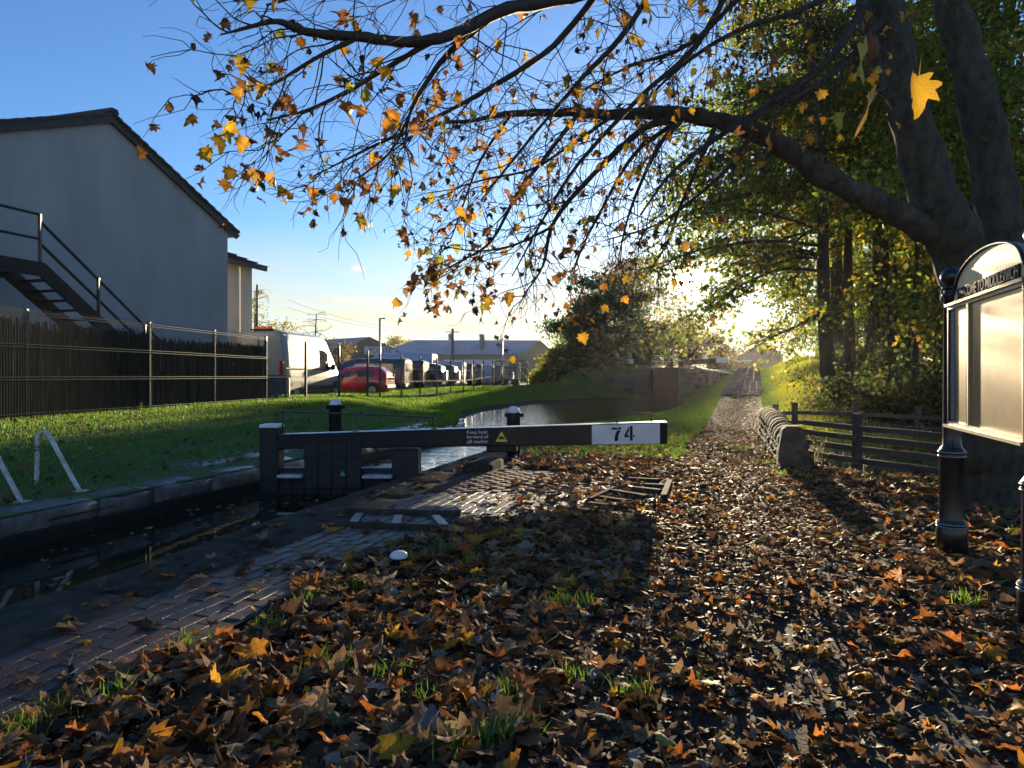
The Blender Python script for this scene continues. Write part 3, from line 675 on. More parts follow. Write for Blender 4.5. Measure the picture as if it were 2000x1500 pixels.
# ------------------------------------------------------------------ fences along the car park
fpx = [(-150, 10.2), (-95, 11.6), (0, 0)]
near_y = [10.4, 12.55, 15.7, 18.35, 21.2]
fn = thing('mesh_fence', 'dark mesh fence backed with brushwood screening along the left lawn', 'fence', (fence_x(15.7), 15.7, .7))
def fbase(y): x = fence_x(y); return np.array([x, y, max(on_ground(x, y), .55)])
def rel(p, t): return np.asarray(p, float) - np.array(t.location)
for y in near_y:
    p = fbase(y); b = MB(); b.box(rel(p + [0, 0, 1.0], fn), (.07, .07, 2.06), bev=.006); po = b.build('post', 'fencegreen', fn)
    b = MB(); b.box(rel(p + [0.037, -.02, 1.0], fn), (.008, .03, 2.0)); b.build('post_edge', 'wire', po)
for a, c in zip(near_y[:-1], near_y[1:]):
    pa, pc = fbase(a), fbase(c); d = pc - pa; ln = np.linalg.norm(d[:2]); off = np.array([.05, -.02, 0])
    acc = Acc(); nwire = int(ln / .055)
    for q in range(nwire):
        p = pa + d * (q + .5) / nwire + off; V, F = tube_np([p + [0, 0, .02], p + [0, 0, 2.0 + .03]], .0035, 3); acc.add(V - np.array(fn.location), F)
    for z in (.05, .10, .72, .77, 1.32, 1.37, 1.92, 1.97):
        V, F = tube_np([pa + off + [.012, 0, z], pc + off + [.012, 0, z]], .006 if z > .2 else .004, 4); acc.add(V - np.array(fn.location), F)
    tag(link('mesh_panel', acc.mesh('mesh_panel'), 'wire', fn), kind='stuff')
    acc = Acc()
    top = [1.86, 1.80, 1.68, 1.72][near_y.index(a)]
    for layer in range(3):
        q = 0.0
        while q < ln:
            f = q / ln; p = pa + d * f + np.array([-.05 - .022 * layer, .01, 0]) + rng.normal(size=3) * [.008, .008, 0]
            h = top + rng.normal() * .035 - .05 * layer; lean = rng.normal(size=2) * .02
            V, F = tube_np([p + [0, 0, -.05], p + [lean[0], lean[1], h]], [.011 + .004 * rng.random(), .007], 4); acc.add(V - np.array(fn.location), F); q += .014 + .012 * rng.random()
    tag(link('brushwood_screen', acc.mesh('brushwood_screen'), 'reed', fn), kind='stuff')
# open mesh fence beyond, posts measured from the photograph
far_px = [(519, 21.2), (597, 23.6), (662, 26.2), (718, 28.4), (742, 29.6), (784, 31.8), (820, 34.2), (853, 36.6), (880, 39.0), (905, 41.4), (925, 43.6), (944, 46), (962, 48.4), (980, 50.8), (1005, 53.5), (1030, 56.7)]
ff = thing('mesh_fence', 'see-through dark green mesh fence in front of the parked vehicles', 'fence', (-5.6, 29, .7))
fb = []
for px, y in far_px:
    x = (px - 1000) / FPX * y; fb.append(np.array([x, y, max(on_ground(x, y), .5)]))
for p in fb[1:]:
    b = MB(); b.box(rel(p + [0, 0, .98], ff), (.075, .075, 2.02), bev=.006); po = b.build('post', 'fencegreen', ff)
    b = MB(); b.box(rel(p + [0.04, -.025, .98], ff), (.008, .02, 1.96)); b.build('post_edge', 'wire', po)
for pa, pc in zip(fb[:-1], fb[1:]):
    d = pc - pa; ln = np.linalg.norm(d[:2]); acc = Acc(); off = np.array([.05, -.03, 0])
    for z in (.08, .74, .78, 1.35, 1.9):
        V, F = tube_np([pa + off + [0, 0, z], pc + off + [0, 0, z]], .005 if .7 < z < .8 else .003, 3); acc.add(V - np.array(ff.location), F)
    nw = int(ln / .11)
    for q in range(nw):
        p = pa + d * (q + .5) / nw + off; V, F = tube_np([p, p + [0, 0, 1.95]], .002, 3); acc.add(V - np.array(ff.location), F)
    tag(link('mesh_panel', acc.mesh('mesh_panel'), 'fencegreen', ff), kind='stuff')

# ================================================================== VEHICLES
def vehicle(name, label, cat, st_, paint_m, loc, heading, wheels, wr, windows=(), windscreen=None, rear=None, extras=None, lower=None, group='vehicles parked behind the fence', taill=None):
    """st_: stations (x, zbottom, zbelt, zroof, wsill, wbelt, wroof) from rear to front; local +x is the front"""
    t = thing(name, label, cat, loc, heading, group)
    st_ = [np.array(q, float) for q in st_]; S = np.array(st_)
    b = MB(); V = []; F = []
    for (x, zb, zl, zr, ws, wl, wr_) in st_:
        sh = min(.13, (zr - zl) * .45); hf = [(0, zb), (ws * .88, zb), (ws, zb + .1), (ws * 1.01, (zb + zl) / 2), (wl, zl), (wr_ + (wl - wr_) * .15, zr - sh), (wr_ - .05, zr - sh * .3), (wr_ - .2, zr - .005), (0, zr + .015)]
        ring = [(x, -y, z) for y, z in hf] + [(x, y, z) for y, z in hf[-2:0:-1]]; V += ring
    k = 16
    for a in range(len(st_) - 1):
        for c in range(k): F.append((a * k + c, a * k + (c + 1) % k, a * k + k + (c + 1) % k, a * k + k + c))
    b.add(V, [tuple(reversed(f)) for f in F], True); b.add(V[:k], [tuple(range(k))]); b.add(V[-k:], [tuple(range(k - 1, -1, -1))])
    body = b.build('body', paint_m, t)
    def at(x): return [np.interp(x, S[:, 0], S[:, c]) for c in range(1, 7)]
    def side_pt(x, tt, sg, o_=.007):
        zb, zl, zr, ws, wl, wr_ = at(x); sh = min(.13, (zr - zl) * .45); z1 = zr - sh; w1 = wr_ + (wl - wr_) * .15
        return (x, sg * (wl + (w1 - wl) * tt + o_), zl + (z1 - zl) * tt)
    for (xa, xb, ta, tb, nm, m) in windows:
        for sg in (-1, 1):
            b = MB(); n_ = 5; xs = np.linspace(xa, xb, n_); V = [side_pt(x, ta, sg) for x in xs] + [side_pt(x, tb, sg) for x in xs]
            F = [(i_, i_ + 1, n_ + i_ + 1, n_ + i_) for i_ in range(n_ - 1)]
            b.add(V, F if sg < 0 else [tuple(reversed(f)) for f in F]); b.build(nm, m, body)
    if windscreen:
        xa, xb = windscreen; b = MB(); V = []
        for x in np.linspace(xa, xb, 4):
            zb, zl, zr, ws, wl, wr_ = at(x)
            for f in (-.78, -.4, 0, .4, .78): V.append((x + .008, f * wr_, zr + .02 - .012 * abs(f)))
        b.add(V, [(r_ * 5 + c, r_ * 5 + 5 + c, r_ * 5 + 6 + c, r_ * 5 + 1 + c) for r_ in range(3) for c in range(4)]); b.build('windscreen', 'glass', body)
    x0 = S[0, 0]; zb, zl, zr, ws, wl, wr_ = S[0, 1:]
    if rear:
        b = MB(); b.prism([(x0 - .006, -wr_ * .8, zl + rear[0] * (zr - zl)), (x0 - .006, wr_ * .8, zl + rear[0] * (zr - zl)), (x0 - .006, wr_ * .72, zl + rear[1] * (zr - zl)), (x0 - .006, -wr_ * .72, zl + rear[1] * (zr - zl))], (-.004, 0, 0)); b.build('rear_window', 'glass', body)
    for sg in (-1, 1):
        if taill is None: zz = (zb + zl) / 2 + .18; hh = .34
        else: zz, hh = taill
        b = MB(); b.box((x0 + .06, sg * (wl - .055), zz), (.16, .15, hh), bev=.02); b.build('tail_light', 'redlamp', t)
        xf = S[-1, 0]; b = MB(); b.box((xf - .12, sg * (S[-1, 4] - .16), S[-1, 2] - .12), (.2, .26, .16), bev=.03); b.build('headlight', 'lampclear', t)
    b = MB(); b.box((x0 + .03, 0, zb + .12), (.2, 2 * ws * .97, .2), bev=.04); b.build('rear_bumper', 'trimblack' if lower is None else lower, t)
    b = MB(); b.box((S[-1, 0] - .05, 0, S[-1, 1] + .14), (.22, 2 * S[-1, 4] * .97, .26), bev=.05); b.build('front_bumper', 'trimblack', t)
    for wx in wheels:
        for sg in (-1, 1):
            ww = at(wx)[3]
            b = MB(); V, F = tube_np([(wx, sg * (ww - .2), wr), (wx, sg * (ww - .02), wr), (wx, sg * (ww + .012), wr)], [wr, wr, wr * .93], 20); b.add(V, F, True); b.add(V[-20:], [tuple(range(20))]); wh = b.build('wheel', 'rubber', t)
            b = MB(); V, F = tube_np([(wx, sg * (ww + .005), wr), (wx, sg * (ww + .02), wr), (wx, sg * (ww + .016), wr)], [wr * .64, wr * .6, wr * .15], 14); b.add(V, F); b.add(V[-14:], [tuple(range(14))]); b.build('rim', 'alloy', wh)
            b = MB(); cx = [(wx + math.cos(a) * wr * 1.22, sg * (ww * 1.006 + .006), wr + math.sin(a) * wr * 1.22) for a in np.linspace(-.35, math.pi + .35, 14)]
            b.add(cx, [tuple(range(14))]); b.build('arch_shade_disc', 'trimblack', body)  # flat black disc imitates the shaded hollow around the wheel
    for sg in (-1, 1):
        xm = windscreen[0] + .25 if windscreen else S[-2, 0]; q = side_pt(xm, .12, sg, .12)
        b = MB(); b.box(q, (.12, .2, .26), bev=.03); b.build('mirror', 'trimblack', t)
    if extras: extras(t, body, at, side_pt)
    return t
def van_st(L, H, Wd, hood=.75, zl=1.15, nose=.95):
    h = Wd / 2; x0, x1 = -L / 2, L / 2; zb = .28
    return [(x0, zb + .05, zl, H - .10, h - .03, h - .04, h - .16), (x0 + .12, zb, zl, H - .02, h, h, h - .12), (x0 + .6, zb, zl, H, h, h, h - .11), (x1 - hood - 1.45, zb, zl, H, h, h, h - .11),
            (x1 - hood - .95, zb, zl - .02, H - .10, h, h, h - .13), (x1 - hood + .05, zb, zl - .08, zl + .12, h, h - .02, h - .17), (x1 - .25, zb, nose - .08, nose + .06, h - .04, h - .08, h - .2), (x1, zb + .05, nose - .3, nose - .2, h - .14, h - .16, h - .3)]
def car_st(L, H, Wd, suv=False):
    h = Wd / 2; x0, x1 = -L / 2, L / 2; zb = .24 if not suv else .36; zl = .88 if not suv else 1.08
    return [(x0, zb + .1, zl - .12, zl + .02, h - .06, h - .08, h - .22), (x0 + .08, zb, zl, H * .78 if not suv else H - .2, h - .02, h - .04, h - .24), (x0 + .42, zb, zl, H - .05, h, h - .02, h - .2), (x0 + L * .35, zb, zl, H, h, h - .02, h - .2),
            (x0 + L * .55, zb, zl - .02, H - .05, h, h - .02, h - .21), (x1 - L * .23, zb, zl - .04, zl + .08, h, h - .03, h - .22), (x1 - .25, zb, zl - .2, zl - .07, h - .05, h - .1, h - .28), (x1, zb + .06, zl - .36, zl - .28, h - .16, h - .2, h - .4)]
M['p_white'] = paint('white_van_paint', (.30, .29, .27), .35); M['p_red'] = paint('red_car_paint', (.42, .018, .03), .22); M['p_navy'] = paint('navy_van_paint', (.015, .025, .06), .2)
M['p_blue'] = paint('pale_blue_van_paint', (.20, .33, .50), .25); M['p_black'] = paint('black_car_paint', (.012, .012, .015), .2); M['p_silver'] = paint('silver_van_paint', (.30, .32, .34), .3, .3); M['p_green'] = paint('dark_green_paint', (.02, .05, .035), .3)
M['p_brown'] = paint('bronze_car_paint', (.10, .07, .055), .25)
GZ = .548
def van_extra(t, body, at, side_pt):
    b = MB(); b.box((-2.2, 0, 2.72), (.62, .95, .05), bev=.02); b.build('beacon_mount', 'trimblack', t)
    for q in range(3):
        b = MB(); b.box((-2.2, -.2 + .25 * q, 2.80), (.30, .235, .13), bev=.04); b.build('amber_beacon', 'amber', t)
    for sg in (-1, 1):
        b = MB(); b.bar(side_pt(-2.6, -.02, sg, .006), side_pt(1.2, -.02, sg, .006), .03, .05); b.build('waist_groove', 'trimblack', body)
        b = MB(); b.bar(side_pt(-2.6, 1.0, sg, -.01), side_pt(.9, 1.0, sg, -.01), .03, .03); b.build('roof_groove', 'trimblack', body)
        b = MB(); b.bar((-2.5, sg * 1.035, .5), (2.2, sg * 1.035, .5), .03, .16); b.build('sill_trim', 'trimblack', t)
    b = MB(); b.box((-2.765, 0, 1.35), (.012, .02, 2.2)); b.build('door_seam', 'trimblack', body)
    for sg in (-1, 1):
        b = MB(); b.box((-2.775, sg * .12, 1.25), (.03, .06, .2), bev=.008); b.build('door_handle', 'trimblack', body)
def mid(ry, rx, head, L): return (rx - math.sin(R(head)) * 0, ry)
a = R(10); hv = np.array([math.sin(a), math.cos(a)]); rc = np.array([-8.5, 25.4]); cen = rc + hv * 2.75 + np.array([-math.cos(a), math.sin(a)]) * 1.02
vehicle('white_van', 'large white high roof van with amber beacon bar behind the fence', 'van', van_st(5.5, 2.66, 2.04, .8, 1.28, 1.08), 'p_white', (cen[0], cen[1], GZ), math.pi / 2 - a, (-1.75, 1.75), .35,
        windows=((.25, 1.35, .0, .62, 'side_window', 'glass'), (-2.3, -.75, .05, .82, 'side_panel', 'p_silver'), (-.70, .12, .05, .80, 'side_panel', 'p_silver')), windscreen=(1.05, 1.95), extras=van_extra, taill=(1.25, .55))
VH = math.pi - R(6)                          # rears towards the canal
def row(name, label, cat, stn, m, px_end, y, L, **k):
    x = (px_end - 1000) / FPX * y; return vehicle(name, label, cat, stn, m, (x - L / 2, y, GZ), VH, **k)
row('red_hatchback', 'small red hatchback parked between the big white van and the navy van', 'car', car_st(3.6, 1.46, 1.64), 'p_red', 764, 33.6, 3.6, wheels=(-1.15, 1.2), wr=.3, windows=((-1.2, -.15, .12, .9, 'side_window', 'glass'), (-.08, .75, .12, .88, 'side_window', 'glass')), windscreen=(.2, .95), rear=(.3, .95), taill=(.92, .3))
row('navy_van', 'low navy blue van parked beyond the red car', 'van', van_st(4.9, 1.96, 1.9, .7, 1.1, .98), 'p_navy', 800, 38.6, 4.9, wheels=(-1.5, 1.5), wr=.33, windows=((-2.1, -.9, .1, .75, 'side_window', 'glass'), (-.8, .4, .1, .75, 'side_window', 'glass')), windscreen=(.9, 1.7), rear=(.15, .8))
row('pale_blue_van', 'tall pale blue van whose roof shows above the navy van', 'van', van_st(5.6, 2.55, 2.0, .7, 1.25, 1.0), 'p_blue', 851, 47.0, 5.6, wheels=(-1.8, 1.8), wr=.34, windows=((.6, 1.5, 0, .6, 'side_window', 'glass'),), windscreen=(1.2, 2.0), rear=(.2, .7))
row('dark_people_carrier', 'dark van with a red tail light beyond the navy van', 'van', van_st(4.6, 1.92, 1.85, .7, 1.1, .95), 'p_black', 834, 41.6, 4.6, wheels=(-1.4, 1.4), wr=.33, windows=((-2.0, -.9, .1, .78, 'side_window', 'glass'), (-.8, .3, .1, .78, 'side_window', 'glass')), windscreen=(.8, 1.6), rear=(.15, .85), taill=(1.15, .5))
def spare(t, body, at, side_pt):
    S0 = t['hl']; b = MB(); V, F = tube_np([(-S0 - .02, 0, .98), (-S0 - .2, 0, .98), (-S0 - .215, 0, .98)], [.36, .36, .30], 18); b.add(V, F, True); b.add(V[-18:], [tuple(range(18))]); b.build('spare_wheel_cover', 'p_silver', t)
def suv(name, label, m, px, y):
    global spare
    def ex(t, body, at, sp_):
        t['hl'] = 2.0; spare(t, body, at, sp_); del t['hl']
    return row(name, label, 'car', car_st(4.0, 1.82, 1.78, True), m, px, y, 4.0, wheels=(-1.25, 1.3), wr=.37, windows=((-1.5, -.4, .1, .85, 'side_window', 'glass'), (-.3, .5, .1, .85, 'side_window', 'glass')), windscreen=(.2, 1.05), rear=(.3, .9), extras=ex)
suv('off_road_car', 'black off-road car with spare wheel, nearer one of two', 'p_black', 868, 44.4)
suv('off_road_car', 'bronze off-road car with spare wheel beside the white panel van', 'p_brown', 893, 47.4)
for q, (nm, lb, m, px, y, H) in enumerate([('panel_van', 'white panel van with lit rear doors beyond the off-road cars', 'p_silver', 908, 50.4, 2.05), ('panel_van', 'dark panel van just beyond the white panel van', 'p_black', 926, 53.2, 1.95), ('panel_van', 'navy panel van second before the cage trailer', 'p_navy', 944, 55.8, 1.95), ('panel_van', 'pale panel van third before the cage trailer', 'p_blue', 964, 58.6, 1.95), ('panel_van', 'dark green panel van right before the cage trailer', 'p_green', 981, 61.6, 1.95)]):
    row(nm, lb, 'van', van_st(4.7, H, 1.88, .7, 1.1, .95), m, px, y, 4.7, wheels=(-1.45, 1.45), wr=.33, windows=((.2, 1.0, .05, .7, 'side_window', 'glass'),), windscreen=(.8, 1.6), rear=(.2, .75))
# cage trailer at the end of the row
ct = thing('cage_trailer', 'dark green caged trailer at the far end of the parked row', 'trailer', (-.1, 64.5, GZ), R(-6))
b = MB(); b.box((0, 0, .62), (3.3, 1.9, .16), bev=.02); b.build('deck', 'p_green', ct)
for x in (-1.6, -.8, 0, .8, 1.6):
    for y in (-.92, .92):
        b = MB(); b.bar((x, y, .66), (x, y, 2.35), .07, .07, (0, 1, 0)); b.build('cage_post', 'p_green', ct)
for z in (1.2, 1.75, 2.35):
    for y in (-.92, .92):
        b = MB(); b.bar((-1.65, y, z), (1.65, y, z), .06, .07); b.build('cage_rail', 'p_green', ct)
for x in (-.5, .5):
    for sg in (-1, 1):
        b = MB(); V, F = tube_np([(x, sg * .75, .3), (x, sg * .95, .3)], .3, 16); b.add(V, F, True); b.add(V[-16:], [tuple(range(16))]); b.build('wheel', 'rubber', ct)
acc = Acc()
for q in range(40):
    for y in (-.92, .92): V, F = tube_np([(-1.6 + .082 * q, y, .7), (-1.6 + .082 * q, y, 2.3)], .008, 3); acc.add(V, F)
tag(link('cage_mesh', acc.mesh('cage_mesh'), 'fencegreen', ct), kind='stuff')
b = MB(); b.box((-.4, 0, 1.0), (1.3, 1.2, .6), bev=.04); b.build('load_sheet', 'signwhite', ct)
b = MB(); b.bar((-1.5, .3, 2.42), (1.5, .2, 2.44), .3, .1); b.bar((-1.3, -.3, 2.41), (1.6, -.4, 2.42), .15, .07); b.build('roof_load', 'polewood', ct)
# grey bin
bn = thing('wheelie_bin', 'grey plastic wheelie bin by the end of the brushwood screen', 'bin', ((543 - 1000) / FPX * 22.8, 22.8, .56), R(5))
b = MB(); b.box((0, 0, .5), (.66, .62, .84), bev=.05); b.build('tub', 'plastic', bn)
b = MB(); b.box((0, 0, .95), (.74, .70, .07), bev=.03); b.build('lid', 'trimblack', bn)
for sg in (-1, 1):
    b = MB(); V, F = tube_np([(sg * .30, .24, .09), (sg * .34, .24, .09)], .09, 12); b.add(V, F, True); b.add(V[-12:], [tuple(range(12))]); b.build('wheel', 'rubber', bn)

# ================================================================== FAR BUILDINGS AND POLES
def shed(name, label, p0, gd, ld, gw, ln, eave, ridge, base, wallm, roofm, cut=.5):
    t = thing(name, label, 'building', (p0[0], p0[1], base)); gd = np.array(gd) / np.linalg.norm(gd); ld = np.array(ld) / np.linalg.norm(ld)
    def q(a, l, z): p = gd * a + ld * l; return (p[0], p[1], z - base)
    b = MB(); b.prism([q(0, 0, base - .5), q(gw, 0, base - .5), q(gw, 0, eave), q(gw * cut, 0, ridge), q(0, 0, eave)], (*(ld * ln), 0)); b.build('wall', wallm, t)
    for a, c in ((-.25, gw * cut), (gw + .25, gw * cut)):
        za = eave - .25 * (ridge - eave) / (gw * cut)
        b = MB(); b.prism([q(a, -.25, za + .06), q(c, -.25, ridge + .06), q(c, -.25, ridge + .14), q(a, -.25, za + .14)], (*(ld * (ln + .5)), 0)); rf = b.build('roof', roofm, t)
    return t, q
w2, q2 = shed('warehouse', 'long warehouse with pale grey sheet roof behind the parked vans', (.6, 80), (5.4, 12), (-1, -.03), 13.2, 15.5, 4.05, 5.9, .5, 'cladding', 'roofsheet')
def roofq(l, f, gw=13.2, ev=4.05, rg=5.9, up=.2): return q2(gw * .5 * f, l, ev + (rg - ev) * f + up)
for l in (2.2, 5.6, 9.0, 12.4):
    b = MB(); b.add([roofq(l, .25), roofq(l + .9, .25), roofq(l + .9, .8), roofq(l, .8)], [(0, 1, 2, 3)]); b.build('rooflight', 'skylight', w2)
for q in range(40):
    l = .2 + .38 * q; b = MB(); b.bar(roofq(l, .0, up=.16), roofq(l, .99, up=.16), .05, .05); b.build('roof_rib', 'roofsheet', w2)
b = MB(); p = roofq(5.0, .3, up=0); b.lathe(p, [(.32, 0), (.32, 1.7), (.36, 1.75), (.36, 1.95)], 12); b.build('flue', 'galv', w2)
b = MB(); b.bar(q2(0, 1.0, 3.1), q2(0, 8.5, 3.1), .12, .7); o = b.build('window_band', 'signwhite', w2); o.location = (0, -.1, 0)
w1, q1 = shed('warehouse', 'low brown warehouse with a white sign on its gable, beside the pale roofed one', (-19.6, 74), (6.4, 3.2), (-9, 8), 8.2, 22, 3.85, 5.75, .5, 'claddark', 'roofdark')
gd1 = np.array([6.4, 3.2]) / np.hypot(6.4, 3.2); nn1 = np.array([gd1[1], -gd1[0]])
sg_ = empty('sign_board', (0, 0, 0)); bpy.data.objects.remove(sg_)
b = MB(); A = np.array(q1(3.6, 0, 3.9)); B = np.array(q1(7.2, 0, 3.9)); off = np.array([nn1[0], nn1[1], 0]) * .1
b.prism([A + off + [0, 0, .9], A + off, B + off, B + off + [0, 0, .9]], (nn1[0] * .06, nn1[1] * .06, 0)); sb = b.build('sign_board', 'signwhite', w1)
tm = textmesh('POCITE', .78, .02, 'CENTER', 1.0); o = link('lettering', tm, 'fencegreen', sb); mid_ = (A + B) / 2 + off * 1.9 + np.array([0, 0, .46]); o.location = tuple(mid_); o.rotation_euler = (R(90), 0, math.atan2(gd1[1], gd1[0]))
# pale brick house far beyond the second lock
h1, qh = shed('brick_house', 'pale brick house roof beyond the second lock, right of the path', (33.5, 100), (6, .6), (1, 8), 6.5, 8, 4.6, 6.4, 2.0, 'house', 'houseroof')
b = MB(); b.bar(qh(-5.5, -8, 3.55), qh(-.2, -8, 3.55), .3, .22); b.build('flat_roof', 'signwhite', h1)
b = MB(); b.box(qh(-2.8, -7, 2.75), (5.2, 2, 1.5)); b.build('annex', 'claddark', h1)
def pole(name, label, cat, px, d, ytop, zb, r, m, head=None):
    x = (px - 1000) / FPX * d; zt = CAMH + (HOR - ytop) / FPX * d; t = thing(name, label, cat, (x, d, zb)); b = MB(); b.lathe((0, 0, 0), [(r * 1.3, -.2), (r * 1.2, 1), (r, zt - zb)], 10); b.build('pole', m, t)
    if head: head(t, zt - zb)
    return t
def lamphead(t, h): b = MB(); b.box((.25, 0, h), (.6, .2, .1), bev=.03); b.build('lamp_head', 'galv', t)
pole('street_lamp', 'slim grey street lamp standing behind the parked vehicles', 'lamp post', 742, 58, 622, .6, .09, 'galv', lamphead)
def xarm(t, h):
    b = MB(); b.box((0, 0, h - .35), (1.4, .1, .1)); b.build('cross_arm', 'polewood', t)
    b = MB(); b.lathe((-.28, -.15, h - 1.2), [(.16, 0), (.18, .1), (.18, .6), (.12, .68)], 10); b.build('transformer', 'galv', t)
tp = pole('telegraph_pole', 'wooden telegraph pole in front of the pale roofed warehouse', 'pole', 884, 72, 642, .6, .14, 'polewood', xarm)
def floods(t, h):
    for dx, dz in ((-.6, 0), (.45, .05), (-.35, -.8)):
        b = MB(); b.box((dx, 0, h - .1 + dz), (.5, .3, .36), rot=Matrix.Rotation(R(25), 3, 'Y'), bev=.04); b.build('floodlight', 'trimblack', t)
    b = MB(); b.bar((-.8, 0, h - .3), (.7, 0, h - .3), .07, .07); b.bar((-.35, 0, h - .3), (-.35, 0, h - .8), .06, .06, (0, 1, 0)); b.build('bracket', 'galv', t)
pole('floodlight_mast', 'mast with three floodlights above the cage trailer', 'mast', 981, 70, 657, .6, .08, 'galv', floods)
pole('thin_pole', 'thin bare pole standing against the birch tree by the building', 'pole', 502, 42, 556, .6, .06, 'polewood')
pole('vent_pipe', 'short thin pipe rising behind the warehouse ridge', 'pole', 1026, 88, 650, 1, .07, 'galv')
a_ = P(742, 628, 58); p_ = P(884, 648, 72); wires = thing('overhead_wires', 'thin overhead wires running to the telegraph pole', 'wires', (*P(884, 648, 72),))
for q, (aa, bb, sag) in enumerate([(P(560, 585, 75), P(884, 648, 72), .9), (P(560, 600, 75), P(884, 652, 72), .7), (P(884, 648, 72), P(1240, 640, 95), 1.0), (P(884, 652, 72), P(1240, 655, 95), 1.0)]):
    tt = np.linspace(0, 1, 14)[:, None]; pts = aa * (1 - tt) + bb * tt; pts[:, 2] -= sag * 4 * (tt * (1 - tt))[:, 0]; b = MB(); b.tube(pts - np.array(wires.location), .012, 4); b.build('wire', 'trimblack', wires)
# palisade railing far behind the red car
pf = thing('palisade_fence', 'pale green palisade fence behind the parked cars', 'fence', (-15, 56, .7))
for q in range(60):
    b = MB() if q == 0 else None
    if q == 0:
        b.prism([(-.035, 0, 0), (.035, 0, 0), (.035, 0, 1.75), (0, 0, 1.9), (-.035, 0, 1.75)], (0, .01, 0)); M['pal'] = mat('palisade_green', (.12, .20, .15), .6, .2, 4); first = b.build('pale', 'pal', pf); first.location = (-6, 0, 0)
    else:
        o = link('pale', first.data, None, pf); o.location = (-6 + .17 * q, 0, 0)
for z in (.35, 1.5):
    b = MB(); b.bar((-6, .03, z), (4.1, .03, z), .04, .05); b.build('rail', 'pal', pf)

# ================================================================== SECOND LOCK AHEAD
l2 = thing('upper_lock', 'brown stone lock entrance with tall closed gates at the far end of the water', 'lock', (*sn(53, -3.7), -.2))
def q3(s, n_, z): p = sn(s, n_); return np.array([p[0] - l2.location[0], p[1] - l2.location[1], z - l2.location[2]])
acc_l = Acc()
def masonry(pa, pb, z0, zta, ztb, th=.35, ch=.30):
    """coursed blocks from plan point pa to pb (s,n)"""
    pa, pb = np.array(pa, float), np.array(pb, float); ln = np.linalg.norm(pb - pa); d = (pb - pa) / ln; z = z0; c = 0
    ang = AX + math.atan2(-d[1], d[0])
    while z < max(zta, ztb):
        x = -.2 * (c % 2)
        while x < ln:
            l = .45 + .35 * rng.random(); m_ = x + l / 2; zt = zta + (ztb - zta) * np.clip(m_ / ln, 0, 1)
            if z + ch * .6 < zt and m_ < ln:
                p = pa + d * m_; bb = MB(); bb.box(q3(p[0], p[1], z + ch / 2), (l - .03, th + .05 * rng.random(), ch - .025), ang, bev=.025); me = bb.build('wall_stone', 'lockstone', l2)
            x += l
        z += ch; c += 1
masonry((53.1, -4.75), (52.7, -7.6), -.3, 2.15, 1.5)
masonry((53.1, -4.78), (56.4, -4.78), -.3, 2.15, 2.15)
masonry((53.0, -2.45), (53.0, -1.35), -.3, 2.1, 2.0)
masonry((53.1, -2.42), (56.4, -2.42), -.3, 2.15, 2.15)
masonry((52.9, -1.35), (51.0, 1.5), .55, 2.0, 1.45)
for a, c in (((53.0, -4.9), (52.8, -7.4)), ((53.0, -2.35), (52.9, -1.3)), ((52.85, -1.3), (50.9, 1.6)), ((53.2, -4.85), (57, -4.85)), ((53.2, -2.35), (57, -2.35))):
    za = 2.2 if c[1] < 1 else 2.12; zb = 2.2 if c[1] < 1 else 1.55
    if c[1] < -7: zb = 1.62
    b = MB(); b.bar(q3(*a, za), q3(*c, zb), .55, .16); b.build('coping', 'copingl', l2)
gd_ = MB()
for q in range(12):
    n_ = -4.72 + .19 * q + .095; b = MB(); b.box(q3(54.6 + .02 * (q % 2), n_, .75), (.1, .18, 2.9), AX); b.build('gate_plank', 'gatewood', l2)
for z in (.4, 1.3, 2.05):
    b = MB(); b.bar(q3(54.5, -4.75, z), q3(54.5, -2.45, z), .12, .16); b.build('gate_rail', 'gatewood', l2)
M['graypaint'] = mat('pale_rail_paint', (.55, .52, .45), .5, .2, 5)
hr_ = thing('footbridge_railing', 'pale handrail across the top of the far lock gates', 'railing', (*sn(54.6, -3.7), 2.2))
for x in (-1.0, -.1, .75, 1.0):
    b = MB(); b.bar((x * N[0], x * N[1], -.1), (x * N[0], x * N[1], .95), .05, .05, (0, 1, 0)); b.build('post', 'graypaint', hr_)
for z in (.45, .93):
    b = MB(); b.bar((-1.0 * N[0], -1.0 * N[1], z), (1.0 * N[0], 1.0 * N[1], z), .05, .05); b.build('rail', 'graypaint', hr_)
for lab, aa, bb, ea in (('black balance beam with white end left of the far lock', sn(54.7, -4.9), sn(54.2, -7.0), .55), ('black balance beam with white end right of the far lock', sn(54.7, -2.4), sn(53.6, 1.05), .6)):
    t = thing('far_balance_beam', lab, 'lock beam', (aa[0], aa[1], 2.2)); d = bb - aa
    b = MB(); b.bar((0, 0, .35), (d[0], d[1], .5), .34, .36); bm0 = b.build('beam', 'blackpaint', t)
    e0, e1 = d * (1 - .9 / np.linalg.norm(d)), d * (1 + .02 / np.linalg.norm(d)); b = MB(); b.bar((e0[0], e0[1], .495), (e1[0], e1[1], .50), .36, .38); b.build('white_end', 'whitepaint', bm0)
    b = MB(); b.box((0, 0, -.1), (.35, .35, 1.2), AX, bev=.02); b.build('heel_post', 'gatewood', t)
